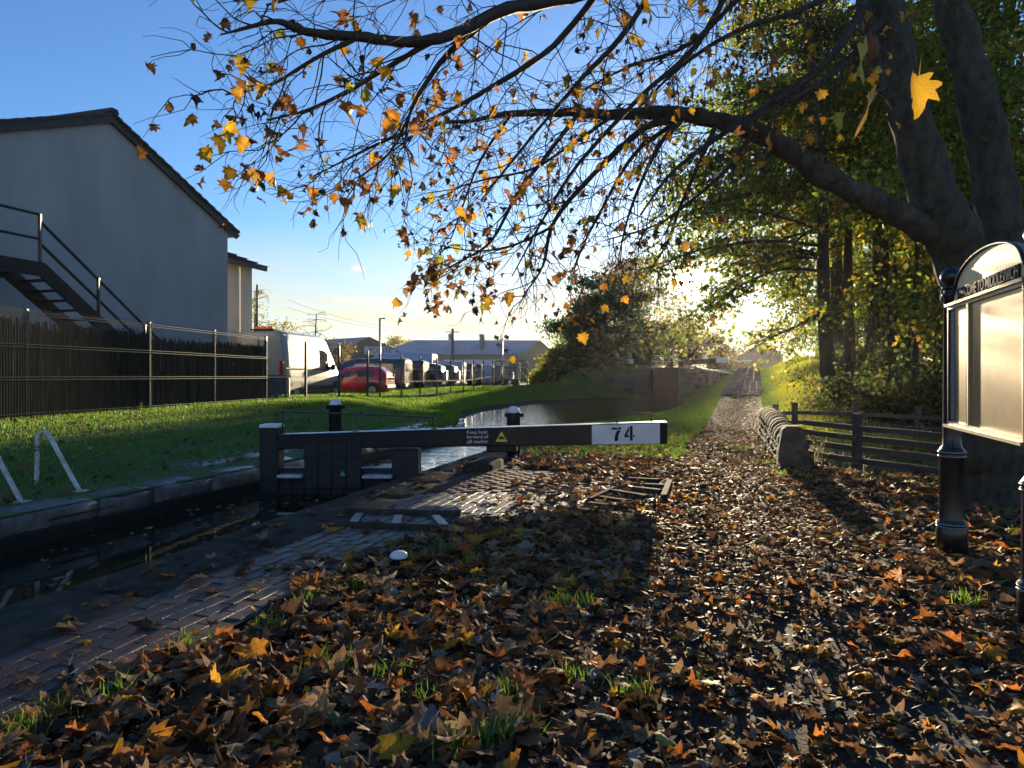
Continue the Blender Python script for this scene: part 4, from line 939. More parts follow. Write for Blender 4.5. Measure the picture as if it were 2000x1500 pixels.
# the stepped sett ramp beside it
ramp = tag(empty('stepped_path', (*sn(46, 2.0), 0)), kind='structure')
M['sett'] = mat('blue_brick_sett', (.15, .14, .155), .8, .4, 3, .6, 30, c2=(.075, .07, .08), spec=.2)
S = np.arange(37.3, 58, .46); q = 0
for s in S:
    w_ = pw_(s) * 2; zc = float(Z(s + .2, nP(s))) ; x = 0
    nb = 6 if s < 45 else 4
    for c in range(nb):
        n_ = nP(s) - w_ / 2 + w_ * (c + .5) / nb; b = MB(); p = sn(s + .2, n_) - np.array(ramp.location[:2]); b.box((p[0], p[1], zc - .02 + .035 + .012 * rng.normal()), (.43, w_ / nb - .02, .16), AX, bev=.03); b.build('sett', 'sett', ramp)

# ================================================================== RIGHT SIDE: dry-stone parapet, rail fences, notice board
wl_ = thing('stone_parapet', 'low mossy stone parapet wall with rounded coping beside the path', 'wall', (*sn(13.5, 1.2), 0))
wa, wb = np.array([12.05, 1.25]), np.array([18.2, 1.22])
def q4(s, n_, z): p = sn(s, n_); return (p[0] - wl_.location[0], p[1] - wl_.location[1], z)
def wall_top(s): return .46 + .02 * (s - 12) + .05 * math.sin(s * .9)
s_len = wb[0] - wa[0]
for c in range(4):
    x = wa[0] + .35 + .12 * (c % 2)
    while x < wb[0]:
        l = .22 + .22 * rng.random(); hgt = (wall_top(x)) / 4; bt = .42 - .03 * c
        b = MB(); b.box((0, 0, 0), (l - .02, bt + .04 * rng.random(), hgt - .016), bev=.03); o = b.build('wall_stone', 'wallstone', wl_); p = q4(x + l / 2, wa[1] + .012 * rng.normal(), c * hgt + hgt / 2); o.location = p; o.rotation_euler = (0, 0, AX + .04 * rng.normal()); x += l
x = wa[0] + .36
while x < wb[0]:
    l = .12 + .09 * rng.random(); b = MB(); rr = .20 + .03 * rng.random(); pr_ = [(math.cos(a) * rr, math.sin(a) * rr * 1.0) for a in np.linspace(0, math.pi, 9)]
    pts = [q4(x + .008, wa[1] + u, wall_top(x) - .03 + v_) for u, v_ in pr_]; dv = np.array([*(U * (l - .016)), 0]); b.prism(pts, dv); o = b.build('cope_stone', 'moss' if rng.random() < .75 else 'wallstone', wl_); x += l
# end pier, tapered
b = MB(); pts = [(-.24, -.05), (.24, -.05), (.235, .25), (.17, .62), (.10, .68), (-.10, .68), (-.17, .62), (-.235, .25)]
b.prism([q4(wa[0], wa[1] + u, v_) for u, v_ in pts], np.array([*(U * .36), 0])); b.build('end_pier', 'wallstone', wl_)

def rail_fence(label, pts, rails, ph, par_name='rail_fence'):
    t = thing(par_name, label, 'fence', (pts[0][0], pts[0][1], 0))
    gz = [on_ground(p[0], p[1]) for p in pts]; top = pts_top = [p[2] for p in pts]
    for p in pts:
        if p[3]:
            b = MB(); b.box((p[0] - pts[0][0], p[1] - pts[0][1], p[2] - ph / 2 + .06), (.13, .12, ph + .35), rng.normal() * .1, bev=.012); b.build('post', 'rail', t)
    for a, c in zip(pts[:-1], pts[1:]):
        for dz in rails:
            A = np.array([a[0] - pts[0][0], a[1] - pts[0][1] - .08, a[2] - dz]); C = np.array([c[0] - pts[0][0], c[1] - pts[0][1] - .08, c[2] - dz]); C = C + (C - A) * .01
            b = MB(); b.bar(A, C, .04, .10 - .01 * rng.random()); b.build('rail', 'rail', t)
    return t
def fp(px, ytop, d, post=True): p = P(px, ytop, d); return (p[0], p[1], p[2], post)
rail_fence('near dark four rail timber fence joining the stone parapet', [fp(1566, 822, 12.5, False), fp(1674, 834, 11.7), fp(1768, 842, 11.1, False), fp(1850, 850, 10.6), fp(1985, 862, 9.9)], (.02, .19, .37, .57), .75)
rail_fence('far dark rail fence behind the near one, in front of the trees', [fp(1515, 806, 18.3), fp(1552, 803, 18.0), fp(1672, 806, 17.2), fp(1793, 812, 16.5), fp(1905, 818, 15.8), fp(2080, 826, 15)], (.03, .28, .5), .7)
def weed_stake(px, y0, y1, d):
    return None

nb = thing('notice_board', 'welcome notice board with golden light put into its colour, on black posts with ball tops', 'notice board', (3.74, 5.8, 0))
A0 = np.array([3.74, 5.8]); B0 = np.array([3.14, 4.05]); bd = (B0 - A0); BLn = np.linalg.norm(bd); bd /= BLn; bn_ = np.array([bd[1], -bd[0]])
if bn_ @ (-(A0 + B0) / 2) < 0: bn_ = -bn_
def nbp(t, o_, z): p = bd * t + bn_ * o_; return (p[0], p[1], z)
for t_ in (0, BLn):
    c = nbp(t_, 0, 0)
    b = MB(); b.lathe(c, [(.118, -.05), (.118, .20), (.112, .215), (.112, .235), (.118, .24), (.118, .26), (.104, .275), (.098, .30), (.095, .80), (.103, .815), (.103, .83), (.097, .84), (.103, .85), (.103, .865), (.085, .89), (.072, .91), (.068, 1.0), (.062, 2.17), (.076, 2.18), (.076, 2.20), (.06, 2.215), (.06, 2.235), (.076, 2.245), (.076, 2.26), (.05, 2.275)], 24); po = b.build('post', 'blacksatin', nb)
    b = MB(); b.lathe((c[0], c[1], 2.345), [(max(.002, .088 * math.cos(a)), .085 * math.sin(a)) for a in np.linspace(-1.1, 1.57, 12)], 22); b.build('ball_finial', 'blacksatin', po)
    for zz in (.228, .250, .822, .857):
        b = MB(); b.lathe((c[0], c[1], zz), [(.119 if zz < .5 else .1045, -.004), (.121 if zz < .5 else .1065, 0), (.119 if zz < .5 else .1045, .004)], 24); b.build('silver_band', 'galv', po)
T0, T1, Zb, Zm = .085, BLn - .085, 1.10, 2.08
b = MB(); b.prism([nbp(T0, -.05, Zb), nbp(T1, -.05, Zb), nbp(T1, -.05, Zm), nbp(T0, -.05, Zm)], (*(bn_ * .085), 0)); cs_ = b.build('case', 'blacksatin', nb)
# arched header
mdl = (T0 + T1) / 2; hw = (T1 - T0) / 2 - .06
arc = [(T0 + .06, Zm), (T0 + .06, Zm + .10)] + [(mdl - hw * .93 * math.cos(a), Zm + .12 + .23 * math.sin(a) ** .9) for a in np.linspace(.12, math.pi - .12, 21)] + [(T1 - .06, Zm + .10), (T1 - .06, Zm)]
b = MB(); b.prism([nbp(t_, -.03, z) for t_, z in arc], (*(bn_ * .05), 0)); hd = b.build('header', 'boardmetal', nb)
b = MB(); b.tube([nbp(t_, .025, z) for t_, z in arc[1:-1]], .014, 6); b.build('header_rim', 'blacksatin', hd)
tm = textmesh('WELCOME TO MIDDLEWICH', .118, .006, 'CENTER', .92, .002, .92); o = link('lettering', tm, 'trimblack', hd)
ex = -bd if False else bd
# text must read left to right seen from the visible side
rm = Matrix(((bd[0], 0, bn_[0]), (bd[1], 0, bn_[1]), (0, 1, 0)))
if (Vector((bd[0], bd[1], 0)).cross(Vector((0, 0, 1)))).dot(Vector((bn_[0], bn_[1], 0))) < 0: rm = Matrix(((-bd[0], 0, bn_[0]), (-bd[1], 0, bn_[1]), (0, 1, 0)))
o.rotation_euler = rm.to_euler(); o.location = nbp(mdl, .026, Zm + .085)
# two doors: narrow left, wide middle, with frames
edges = [T0 + .01, T0 + .55, T1 - .01]
for q in range(2):
    ta, tb = edges[q], edges[q + 1]
    for (u0, v0, u1, v1) in ((ta, Zb + .012, tb, Zb + .012), (ta, Zm - .012, tb, Zm - .012), (ta + .012, Zb, ta + .012, Zm), (tb - .012, Zb, tb - .012, Zm)):
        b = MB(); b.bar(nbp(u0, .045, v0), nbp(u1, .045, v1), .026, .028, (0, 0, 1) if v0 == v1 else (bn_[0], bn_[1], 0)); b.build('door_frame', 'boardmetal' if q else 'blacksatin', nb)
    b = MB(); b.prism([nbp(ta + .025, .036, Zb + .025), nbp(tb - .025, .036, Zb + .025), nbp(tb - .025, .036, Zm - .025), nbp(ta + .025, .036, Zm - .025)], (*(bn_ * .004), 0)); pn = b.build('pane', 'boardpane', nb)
    if q == 0:
        b = MB(); b.prism([nbp(ta + .028, .042, Zb + .03), nbp(ta + .16, .042, Zb + .03), nbp(ta + .16, .042, Zm - .03), nbp(ta + .028, .042, Zm - .03)], (*(bn_ * .0015), 0)); pr_ = b.build('printed_notice', 'print', pn)
        for z in np.arange(Zb + .06, Zm - .06, .022):
            b = MB(); b.bar(nbp(ta + .038, .0445, z), nbp(ta + .15 - .03 * rng.random(), .0445, z), .0012, .006); b.build('print_line', 'printpale', pr_)
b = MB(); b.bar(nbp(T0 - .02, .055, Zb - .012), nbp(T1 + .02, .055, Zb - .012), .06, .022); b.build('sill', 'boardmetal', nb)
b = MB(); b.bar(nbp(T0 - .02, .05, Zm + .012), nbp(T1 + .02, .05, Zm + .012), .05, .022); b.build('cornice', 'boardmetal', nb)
# ================================================================== LEAVES
def leaf_template(seed, curl=1.0, crumple=0.0, fine=False):
    """five-lobed maple-like leaf, unit size (about 1 long), stalk at the origin, tip along +y"""
    r = np.random.default_rng(seed)
    o = [(0, 0), (.15, -.04), (.33, -.06), (.27, .10), (.53, .21), (.33, .33), (.43, .58), (.22, .52), (.155, .68), (.0, 1.0)]
    o = [(x * (1 + .1 * r.normal()), y * (1 + .05 * r.normal())) for x, y in o]
    o2 = [(-x * (1 + .08 * r.normal()), y * (1 + .05 * r.normal())) for x, y in o[-2:0:-1]]
    ring = np.array(o + o2)
    if fine:                                   # small teeth between the main points
        nx_ = np.roll(ring, -1, 0); md = (ring + nx_) / 2; cc = np.array([0, .28]); md = cc + (md - cc) * (1 + r.normal(.02, .07, (len(md), 1))); ring = np.stack([ring, md], 1).reshape(-1, 2)
    c = np.array([[0, .28]]); n_ = len(ring); inner = c + (ring - c) * .55
    pts = np.vstack([c, inner, ring]) if fine else np.vstack([c, ring])
    k1, k2, k3 = curl * r.normal(0, .75), curl * r.normal(0, .55), curl * r.normal(0, .6)
    x, y = pts[:, 0], pts[:, 1] - .35
    z = k1 * x ** 2 + k2 * y ** 2 + k3 * x * y - .05 * np.abs(x)
    for q in range(3):
        a_, b_, p_ = r.normal(0, 5, 3); z = z + crumple * .07 * np.sin(a_ * x + b_ * y + p_)
    x = x * (1 - .45 * min(1, abs(k1)) * np.abs(x)); y = y * (1 - .15 * abs(k2)) 
    V = np.stack([x, y, z], 1)
    if fine:
        F = [(0, 1 + q, 1 + (q + 1) % n_) for q in range(n_)]
        for q in range(n_):
            q2 = (q + 1) % n_; F += [(1 + q, 1 + n_ + q, 1 + n_ + q2), (1 + q, 1 + n_ + q2, 1 + q2)]
        F = np.array(F)
    else: F = np.array([(0, 1 + q, 1 + (q + 1) % n_) for q in range(n_)])
    # stalk
    sv = np.array([[-.012, -.36, 0], [.012, -.36, 0], [r.normal() * .12, -.82, r.normal() * .1]]); F = np.vstack([F, [[len(V), len(V) + 1, len(V) + 2]]]); V = np.vstack([V, sv])
    return V, F
FLAT = [leaf_template(q, .7, .5) for q in range(12)]; FLATF = [leaf_template(q, .7, .6, True) for q in range(12)]
CURL = [leaf_template(50 + q, .9, 1.2) for q in range(12)]; CURLF = [leaf_template(50 + q, .9, 1.4, True) for q in range(12)]
HANG = [leaf_template(90 + q, .8, .5, True) for q in range(8)]
WITH = [leaf_template(130 + q, 2.2, 2.0, True) for q in range(8)]
def vein(V): return (1.18 - .55 * np.clip(np.hypot(V[:, 0], V[:, 1] + .07), 0, .8))[:, None]
def rots(n_, tilt, rr=rng):
    """random z-rotation followed by a tilt"""
    a = rr.random(n_) * 2 * np.pi; t = rr.normal(0, tilt, n_); u = rr.normal(0, tilt, n_)
    ca, sa, ct, st_, cu, su = np.cos(a), np.sin(a), np.cos(t), np.sin(t), np.cos(u), np.sin(u)
    Rz = np.zeros((n_, 3, 3)); Rz[:, 0, 0] = ca; Rz[:, 0, 1] = -sa; Rz[:, 1, 0] = sa; Rz[:, 1, 1] = ca; Rz[:, 2, 2] = 1
    Rx = np.zeros((n_, 3, 3)); Rx[:, 0, 0] = 1; Rx[:, 1, 1] = ct; Rx[:, 1, 2] = -st_; Rx[:, 2, 1] = st_; Rx[:, 2, 2] = ct
    Ry = np.zeros((n_, 3, 3)); Ry[:, 1, 1] = 1; Ry[:, 0, 0] = cu; Ry[:, 0, 2] = su; Ry[:, 2, 0] = -su; Ry[:, 2, 2] = cu
    return Rx @ Ry @ Rz
def scatter(acc, temps, pos, size, Rm, C):
    which = rng.integers(0, len(temps), len(pos))
    for q, (V, F) in enumerate(temps):
        m = np.where(which == q)[0]
        if not len(m): continue
        W = np.einsum('nij,vj->nvi', Rm[m], V) * size[m][:, None, None] + pos[m][:, None]
        k = len(V); FF = (F[None] + (np.arange(len(m)) * k)[:, None, None]).reshape(-1, 3)
        cc = np.repeat(C[m], k, 0)
        if cc.shape[0]: cc = cc * (1 + .12 * rng.normal(size=(len(cc), 1)))
        acc.add(W.reshape(-1, 3), FF, np.clip(cc * (np.tile(vein(V), (len(m), 1)) if k > 6 else 1), .003, 1))
PAL = np.array([(.10, .055, .03), (.16, .09, .05), (.22, .14, .08), (.075, .045, .028), (.30, .20, .11), (.13, .06, .025), (.33, .12, .03), (.42, .19, .03), (.50, .28, .03), (.17, .12, .08), (.26, .10, .03), (.13, .13, .06), (.27, .25, .21), (.04, .03, .022)])
PW = np.array([.14, .16, .14, .10, .09, .10, .08, .04, .025, .08, .065, .03, .07, .10]); PW /= PW.sum()
def lit_density(s, n_):
    """share of leaf cover: thin on the bricks, thick to the right of them"""
    edge = np.interp(s, [-2, 5.6, 6.5, 8.7, 10.0, 11, 14, 20, 30], [-2.9, -2.9, -2.3, -.8, -.9, -3.2, -3.6, -1.5, .2])
    d = sst(-.25, .35, n_ - edge + .18 * np.sin(s * 3.1) + .1 * np.sin(n_ * 7))
    return np.maximum(d, .04 + .3 * sst(-2.6, -1.6, n_) * sst(5.5, 7, s))
# thick litter, near
lt = Acc(); nleaf = 17500
s_ = 1.0 + 19 * rng.random(60000) ** 1.25; n_ = -4.3 + 14 * rng.random(60000)
keep = rng.random(60000) < lit_density(s_, n_) * np.interp(s_, [0, 9, 14, 20], [1, 1, .7, .35]) * np.where((n_ > 1.9) & (s_ > 12.0) & (s_ < 17), .25, 1) * np.where(n_ > 6, .6, 1)
s_, n_ = s_[keep][:nleaf * 2], n_[keep][:nleaf * 2]
xy = np.outer(s_, U) + np.outer(n_, N)
near_trod = np.exp(-((n_ - nP(s_)) / (pw_(3) * .55)) ** 2)
zz = Z(s_, n_) + .012 + .042 * rng.random(len(s_)) ** 1.5 * (1 - .6 * near_trod)
size = (.122 + .052 * rng.normal(size=len(s_)).clip(-1.6, 1.9)) * (1 - .38 * near_trod)
cidx = rng.choice(len(PAL), len(s_), p=PW); C = PAL[cidx] * np.array([[1.25, 1.15, 1.0]]) * (.75 + .5 * rng.random((len(s_), 1)))
C = C * (1 - .30 * near_trod[:, None] * (rng.random((len(s_), 1)) < .6))
pos = np.column_stack([xy, zz]); tilt = .25
Rm = rots(len(s_), tilt)
# the 300 nearest leaves one by one, the rest as the carpet
dist = np.hypot(xy[:, 0], xy[:, 1]); inview = (np.abs(xy[:, 0] / xy[:, 1]) < .76) & (dist > 1.9)
order = np.argsort(np.where(inview, dist - size * 6, 999)); single = set(order[:300].tolist())
rest = np.array([q for q in range(len(s_)) if q not in single])
half = rng.random(len(rest)) < .6; nearl = dist[rest] < 5.2
for msk, tmp in ((half & nearl, FLATF), (~half & nearl, CURLF), (half & ~nearl, FLAT), (~half & ~nearl, CURL)):
    g_ = rest[msk]; scatter(lt, tmp, pos[g_], size[g_], Rm[g_], C[g_])
# crushed bits and gravel on the walked path and thin scatter on the far path
nb_ = 30000; s2 = 1 + 37 * rng.random(nb_) ** 1.1; n2 = nP(s2) + np.array([pw_(v) for v in s2]) * rng.normal(0, .75, nb_)
k_ = n2 > -2.6; s2, n2 = s2[k_], n2[k_]; xy2 = np.outer(s2, U) + np.outer(n2, N)
bit = [(np.array([[-.5, -.3, 0], [.5, -.2, .1], [.1, .5, -.05]]), np.array([[0, 1, 2]])), (np.array([[-.5, -.1, 0.1], [.4, -.4, 0], [.3, .4, .15]]), np.array([[0, 1, 2]]))]
scatter(lt, bit, np.column_stack([xy2, Z(s2, n2) + .02 + .015 * rng.random(len(s2))]), .02 + .045 * rng.random(len(s2)), rots(len(s2), .3), PAL[rng.choice(len(PAL), len(s2), p=PW)] * (.25 + .5 * rng.random((len(s2), 1))))
litter = tag(link('fallen_leaves', lt.mesh('fallen_leaves', True), 'leaf'), 'carpet of brown and orange fallen leaves covering the path and verge', 'leaves', kind='stuff')
single_cache = {}
for q in sorted(single):
    ti = int(rng.integers(0, 10)); cu = rng.random() < .5; ci = int(cidx[q]); key = (ti, cu, ci)
    if key not in single_cache:
        V, F = (CURLF if cu else FLATF)[ti]; me = npmesh('leaf', V, F, np.clip(PAL[ci] * (.8 + .4 * rng.random()) * vein(V), 0, 1), True); me.materials.append(M['leaf']); single_cache[key] = me
    o = link('leaf', single_cache[key], None, litter); mw = Matrix(Rm[q].tolist()).to_4x4(); o.matrix_basis = Matrix.Translation(pos[q].tolist()) @ mw @ Matrix.Diagonal((size[q],) * 3).to_4x4()
# a few fresh bright leaves, and leaves afloat
def bright(px, py, c, sz, up=.03):
    p = G(px, py, up); V, F = FLATF[int(rng.integers(0, 10))]; me = npmesh('leaf', V, F, np.clip(np.array(c) * vein(V), 0, 1), True); me.materials.append(M['leaf'])
    o = link('leaf', me, None, litter); o.location = p; o.rotation_euler = (rng.normal() * .25 + .15, rng.normal() * .25, rng.random() * 6.28); o.scale = (sz,) * 3
for px, py, c, sz in [(770, 1240, (.75, .42, .03), .15), (1080, 1280, (.60, .25, .03), .14), (1690, 1315, (.75, .45, .04), .12), (1215, 1255, (.55, .2, .02), .14), (740, 1405, (.62, .26, .03), .13), (460, 1385, (.62, .36, .05), .2), (1815, 1050, (.70, .42, .04), .16), (1540, 1030, (.75, .5, .04), .12), (1060, 1085, (.35, .34, .08), .2), (1640, 1045, (.6, .3, .03), .12), (1230, 1145, (.55, .18, .03), .13), (320, 1275, (.6, .3, .04), .13), (1100, 1115, (.5, .2, .03), .12), (1940, 1105, (.6, .35, .04), .12), (1380, 1330, (.3, .32, .05), .14), (1300, 1440, (.32, .32, .10), .13), (1160, 1300, (.30, .31, .28), .16), (960, 1160, (.28, .29, .26), .16)]:
    bright(px, py, c, sz)
fl = Acc(); nf = 130
s_ = 2 + 7 * rng.random(nf); n_ = -6.7 + 2.2 * rng.random(nf); xy = np.outer(s_, U) + np.outer(n_, N)
scatter(fl, FLAT, np.column_stack([xy, np.full(nf, -.262)]), .07 + .05 * rng.random(nf), rots(nf, .05), PAL[rng.choice([1, 2, 4, 9, 0, 8], nf)])
tag(link('floating_leaves', fl.mesh('floating_leaves'), 'leaf'), 'scattered leaves floating on the dark lock water', 'leaves', kind='stuff')
ll = Acc(); nf = 900
s_ = 3 + 22 * rng.random(nf) ** 1.3; n_ = -7.2 - 5 * rng.random(nf) ** 1.8; xy = np.outer(s_, U) + np.outer(n_, N)
scatter(ll, FLAT, np.column_stack([xy, Z(s_, n_) + .05]), .07 + .05 * rng.random(nf), rots(nf, .4), PAL[rng.choice([0, 1, 2, 3, 4, 9, 6], nf)])
tag(link('lawn_leaves', ll.mesh('lawn_leaves'), 'leaf'), 'brown leaves strewn thinly over the far lawn', 'leaves', kind='stuff')

# ------------------------------------------------------------------ grass
def blades(acc, s_, n_, h, wd, C, lean=.35, zoff=-.01):
    k = len(s_); xy = np.outer(s_, U) + np.outer(n_, N); z = Z(s_, n_) + zoff
    a = rng.random(k) * 2 * np.pi; d = np.column_stack([np.cos(a), np.sin(a), np.zeros(k)]); ln = rng.random(k) * 2 * np.pi; le = np.column_stack([np.cos(ln), np.sin(ln), np.zeros(k)]) * (rng.random(k) * lean * h)[:, None]
    base = np.column_stack([xy, z]); up = np.zeros((k, 3)); up[:, 2] = h
    v0 = base - d * wd[:, None] / 2; v1 = base + d * wd[:, None] / 2; m0 = base + up * .6 + le * .45
    v2 = m0 + d * wd[:, None] * .36; v3 = m0 - d * wd[:, None] * .36; v4 = base + up * (1 - .15 * rng.random((k, 1))) + le
    V = np.stack([v0, v1, v2, v3, v4], 1).reshape(-1, 3); i5 = np.arange(k)[:, None] * 5
    F = np.concatenate([i5 + [0, 1, 2], i5 + [0, 2, 3], i5 + [3, 2, 4]]); acc.add(V, F, np.repeat(C, 5, 0))
GP = np.array([(.13, .26, .022), (.16, .29, .025), (.10, .20, .02), (.21, .29, .03), (.22, .21, .06)])
def gcol(k, p=(.32, .3, .2, .12, .06)): return GP[rng.choice(5, k, p=p)] * (.75 + .5 * rng.random((k, 1)))
ga = Acc()
k = 110000; s_ = 3 + 24 * rng.random(k) ** 1.15; n_ = nL(s_) - .35 - 6.6 * rng.random(k)
track = np.exp(-((nL(s_) - n_ - 3.3) / .22) ** 2) + np.exp(-((nL(s_) - n_ - 1.9) / .15) ** 2)
kp = (rng.random(k) > .5 * track) & ((nL(s_) - n_ > .9) | (rng.random(k) < .35) | (s_ > 20)) & ~((s_ > 8.2) & (s_ < 18.5) & (nL(s_) - n_ < 1.25) & (rng.random(k) < .9)); s_, n_ = s_[kp], n_[kp]
h = (.035 + .045 * rng.random(len(s_))) * (1 + .9 * sst(5.0, 6.0, nL(s_) - n_)); blades(ga, s_, n_, h, .009 + .006 * rng.random(len(s_)), gcol(len(s_)))
k = 80000; s_ = 24 + 30 * rng.random(k); n_ = nL(s_) - .1 - 8 * rng.random(k); blades(ga, s_, n_, .07 + .09 * rng.random(k), .025 + .015 * rng.random(k), gcol(k))
k = 12000; s_ = 17 + 35 * rng.random(k); n_ = nL(s_) - .5 * rng.random(k) + .05; blades(ga, s_, n_, .08 + .12 * rng.random(k), .018 + .012 * rng.random(k), gcol(k), .8)
tag(link('lawn_grass', ga.mesh('lawn_grass'), 'grass'), 'short green grass on the bank left of the canal', 'grass', kind='stuff')
gb = Acc()
k = 70000; s_ = 12.5 + 41 * rng.random(k); lo_, hi_ = nRt(s_) + .15, nP(s_) - np.array([pw_(v) for v in s_]) + .05; n_ = lo_ + (hi_ - lo_) * rng.random(k)
kp = rng.random(k) < sst(11.5, 15.5, s_ + 1.0 * (n_ + 4.4)); s_, n_ = s_[kp], n_[kp]
blades(gb, s_, n_, (.05 + .08 * rng.random(len(s_))) * (.45 + .55 * sst(0, 1.5, n_ - nRt(s_))), .012 + .012 * rng.random(len(s_)), gcol(len(s_)))
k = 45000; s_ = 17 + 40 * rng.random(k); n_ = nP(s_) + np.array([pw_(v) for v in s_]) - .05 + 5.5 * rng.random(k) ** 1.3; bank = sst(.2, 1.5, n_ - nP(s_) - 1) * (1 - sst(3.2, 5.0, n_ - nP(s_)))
blades(gb, s_, n_, (.06 + .08 * rng.random(k)) * (1 + 2.2 * bank), .014 + .014 * rng.random(k), gcol(k, (.2, .28, .08, .28, .16)) * (1 + bank[:, None] * np.array([[2.1, 1.0, .1]])), .7)  # right bank blades tinted yellow and brighter to imitate low sun shining through them
tag(link('path_grass', gb.mesh('path_grass'), 'grass'), 'bright green grass on the slopes either side of the towpath, sunlight tinted into the right bank', 'grass', kind='stuff')
# tufts poking through the litter, and weeds against the fences
gc = Acc()
for px, py, nn in [(985, 1365, 70), (1000, 1440, 80), (960, 1460, 60), (1120, 1330, 60), (1090, 1180, 70), (1150, 1185, 40), (830, 1390, 40), (1240, 1360, 50), (760, 1330, 40), (650, 1310, 30), (700, 1150, 40), (870, 1080, 70), (820, 1095, 60), (930, 1100, 50), (600, 1180, 40), (370, 1270, 40), (520, 1230, 40), (40, 1440, 60), (120, 1400, 40), (220, 1360, 40), (1890, 1190, 50), (1960, 1010, 60), (1985, 1050, 50), (1500, 905, 60), (1530, 930, 50), (1700, 935, 60), (1780, 945, 50), (880, 1480, 50), (1330, 885, 90), (1280, 875, 80), (1450, 880, 80)]:
    p = G(px, py); s0, n0 = to_sn(p[0], p[1]); d = p[1]; blades(gc, s0 + rng.normal(size=nn) * .05 * max(1, d / 4), n0 + rng.normal(size=nn) * .05 * max(1, d / 4), .05 + .075 * rng.random(nn), .004 + .003 * rng.random(nn) + .0006 * d, gcol(nn) * 1.25, .7, 0)
tag(link('grass_tufts', gc.mesh('grass_tufts'), 'grass'), 'small green grass tufts poking through the fallen leaves', 'grass', kind='stuff')
wd_ = Acc()
def weeds(px, y, nn, hh, sp_, c):
    x = (px - 1000) / FPX * y; s0, n0 = to_sn(x, y)
    ss_ = s0 + rng.normal(size=nn) * sp_; ns_ = n0 + rng.normal(size=nn) * sp_ * .4; blades(wd_, ss_, ns_, hh * (.3 + .7 * rng.random(nn)), np.full(nn, .012), np.array(c) * (.7 + .6 * rng.random((nn, 1))), .6)
    m = nn * 3; j = rng.integers(0, nn, m); xy = np.outer(ss_[j], U) + np.outer(ns_[j], N); hz = hh * rng.random(m) * .8
    scatter(wd_, [(HANG[q][0][:, :] * .8, HANG[q][1]) for q in range(3)], np.column_stack([xy + rng.normal(size=(m, 2)) * .05, Z(ss_[j], ns_[j]) + hz]), .035 + .035 * rng.random(m), rots(m, .8), np.array(c) * (.7 + .7 * rng.random((m, 1))))
for px, y, nn, hh, sp_, c in [(125, 14.9, 60, .75, .25, (.16, .20, .06)), (150, 15.2, 40, .6, .3, (.15, .18, .07)), (35, 13.3, 50, .4, .25, (.17, .22, .05)), (215, 15.2, 40, .35, .4, (.12, .16, .05)), (260, 15.4, 40, .3, .4, (.14, .17, .06)), (540, 21.8, 50, .25, .4, (.12, .2, .04))]:
    weeds(px, y, nn, hh, sp_, c)
tag(link('fence_weeds', wd_.mesh('fence_weeds'), 'dryweed'), 'tall pale weeds growing along the foot of the brushwood fence', 'weeds', kind='stuff')
wd_ = Acc()
for q in range(34):
    px = 1580 + 420 * rng.random(); y = 11.6 + 5 * rng.random(); weeds(px, y, 16, .35 + .35 * rng.random(), .2, [(.25, .20, .12), (.30, .27, .18), (.13, .15, .05)][int(rng.integers(0, 3))])
for q in range(40):
    px = 1560 + 160 * rng.random(); y = 19 + 8 * rng.random(); weeds(px, y, 22, .6 + .6 * rng.random(), .4, [(.22, .20, .06), (.26, .22, .05), (.14, .18, .04), (.25, .16, .08)][int(rng.integers(0, 4))])
tag(link('ditch_weeds', wd_.mesh('ditch_weeds'), 'dryweed'), 'dry weeds and brambles growing between the two rail fences and the trees', 'weeds', kind='stuff')

